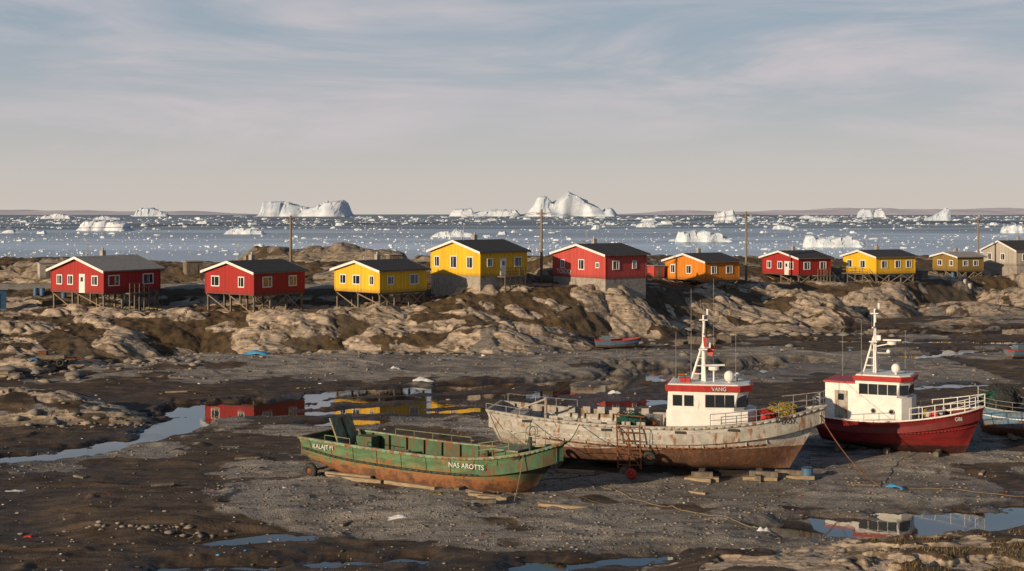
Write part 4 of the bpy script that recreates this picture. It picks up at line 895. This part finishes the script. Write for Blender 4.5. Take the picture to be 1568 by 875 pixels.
# dry grass on the near ledge
GR=pmat('dry_grass',(.20,.125,.045),(.10,.075,.03),1.5,.9,.1)
rg=np.random.RandomState(77); n=16000; gx_=11+17*rg.rand(n); gy_=46+16*rg.rand(n); T_=terrain(gx_,gy_); k=(T_[2]>.5)&(rg.rand(n)<.8); gx_,gy_,gz_=gx_[k],gy_[k],T_[0][k]; n=len(gx_)
a=rg.rand(n)*6.28; hh=.06+.14*rg.rand(n); lx_=.08*(rg.rand(n)-.3); ly_=.08*(rg.rand(n)-.5); w_=.012+.012*rg.rand(n)
V=np.stack([np.stack([gx_-w_*np.cos(a),gy_-w_*np.sin(a),gz_-.02],-1),np.stack([gx_+w_*np.cos(a),gy_+w_*np.sin(a),gz_-.02],-1),np.stack([gx_+lx_,gy_+ly_,gz_+hh],-1)],1).reshape(-1,3)
me=bpy.data.meshes.new('dry_grass'); me.from_pydata(V.tolist(),[],[(3*i,3*i+1,3*i+2) for i in range(n)]); me.materials.append(GR); COL.objects.link(bpy.data.objects.new('dry_grass',me))
def crate(x,y,w,h,mt,name='wooden_crate'):
    b=MB(); b.box((0,0,h/2),(w,w*.8,h*.96),mt)
    for q in(.1,.5,.9): b.box((0,-w*.4-.02,h*q),(w,.04,h*.18),WOOD); b.box((0,w*.4+.02,h*q),(w,.04,h*.18),WOOD)
    b.done(name,None,False,(x,y,TZ(x,y)))
for a in((20.8,149,1.4,.9),(22.6,149.5,1.2,.8),(24.5,151,1.5,.9),(19,148.6,.9,.6)): crate(*a,WOOD)
crate(-46.4,119,1.4,.6,PLANK); crate(-45,118.4,1.0,.5,WOOD); crate(48,118,1.5,.6,PLANK); crate(56,140,1.3,.8,STEEL)
e=empty('boat_trailer',(-43.5,124,TZ(-43.5,124)),.1); b=MB(); b.torus((-1.6,-.8,.45),.35,.14,BLUE,(0,1,0)); b.torus((-1.6,.8,.45),.35,.14,BLUE,(0,1,0)); b.torus((.8,-.8,.4),.3,.12,BLACK,(0,1,0)); b.torus((.8,.8,.4),.3,.12,BLACK,(0,1,0)); b.done('wheels',e,True)
b=MB(); b.box((0,-.5,.7),(4.2,.12,.12),RUST); b.box((0,.5,.7),(4.2,.12,.12),RUST); b.box((-.2,0,.9),(2.6,1.3,.35),WOOD); b.cyl((2.1,0,.7),(3.6,0,.5),.06,RUST); b.box((-1,0,1.2),(.8,.8,.5),RUST); b.done('frame',e)
# ------------------------------------------------------------------ camera, light, world
cam=bpy.data.cameras.new('camera'); cam.lens=36*2000/1568; cam.sensor_width=36; cam.shift_y=-109.5/1568; cam.clip_start=.5; cam.clip_end=80000
co=bpy.data.objects.new('camera',cam); COL.objects.link(co); co.location=(0,0,15); co.rotation_euler=(math.pi/2,0,0); sc.camera=co
sx,sy=-.72,-.69; el=math.radians(14)
sun=bpy.data.lights.new('sun','SUN'); sun.energy=5.0; sun.angle=math.radians(.55); sun.color=(1,.79,.54)
so=bpy.data.objects.new('sun',sun); COL.objects.link(so)
d=Vector((-sx*math.cos(el),-sy*math.cos(el),-math.sin(el))); so.rotation_euler=d.to_track_quat('-Z','Y').to_euler()
w=bpy.data.worlds.new('World'); sc.world=w; w.use_nodes=True; nt=w.node_tree
for n in list(nt.nodes): nt.nodes.remove(n)
sky=nt.nodes.new('ShaderNodeTexSky'); sky.sky_type='NISHITA'; sky.sun_disc=False; sky.sun_elevation=el; sky.sun_rotation=math.atan2(sx,sy)%(2*math.pi); sky.air_density=1.0; sky.dust_density=1.0; sky.ozone_density=2.0
g=nt.nodes.new('ShaderNodeTexCoord').outputs['Generated']; s=N(nt,'ShaderNodeSeparateXYZ',None,i0=g)
up=s.outputs[2]
haze=mix(nt,sm(nt,up,-.03,.15),(7.9,7.0,6.2),(3.9,4.75,5.6))
skyc=mix(nt,M(nt,'MULTIPLY',sm(nt,up,.26,.14),.9),sky.outputs[0],haze)
n1=noise(nt,scl(nt,g,(2.2,2.2,15.0),(0,.13,0)),1.4,8.0,.62,.6); n2=noise(nt,scl(nt,g,(1.6,1.6,9.0),(0,-.12,0)),1.6,4.0,.5)
f=M(nt,'MULTIPLY',M(nt,'MULTIPLY',sm(nt,n1,.36,.68),sm(nt,n2,.30,.60)),.85)
f=M(nt,'MULTIPLY',f,sm(nt,up,.01,.06)); f=M(nt,'MULTIPLY',f,sm(nt,up,.30,.17))
skyc=mix(nt,f,skyc,(7.2,6.5,6.7))
bg=N(nt,'ShaderNodeBackground',None,Color=skyc,Strength=.085); wo=nt.nodes.new('ShaderNodeOutputWorld'); nt.links.new(bg.outputs[0],wo.inputs[0])
sc.view_settings.view_transform='Standard'; sc.view_settings.look='None'; sc.view_settings.exposure=0; sc.view_settings.gamma=1
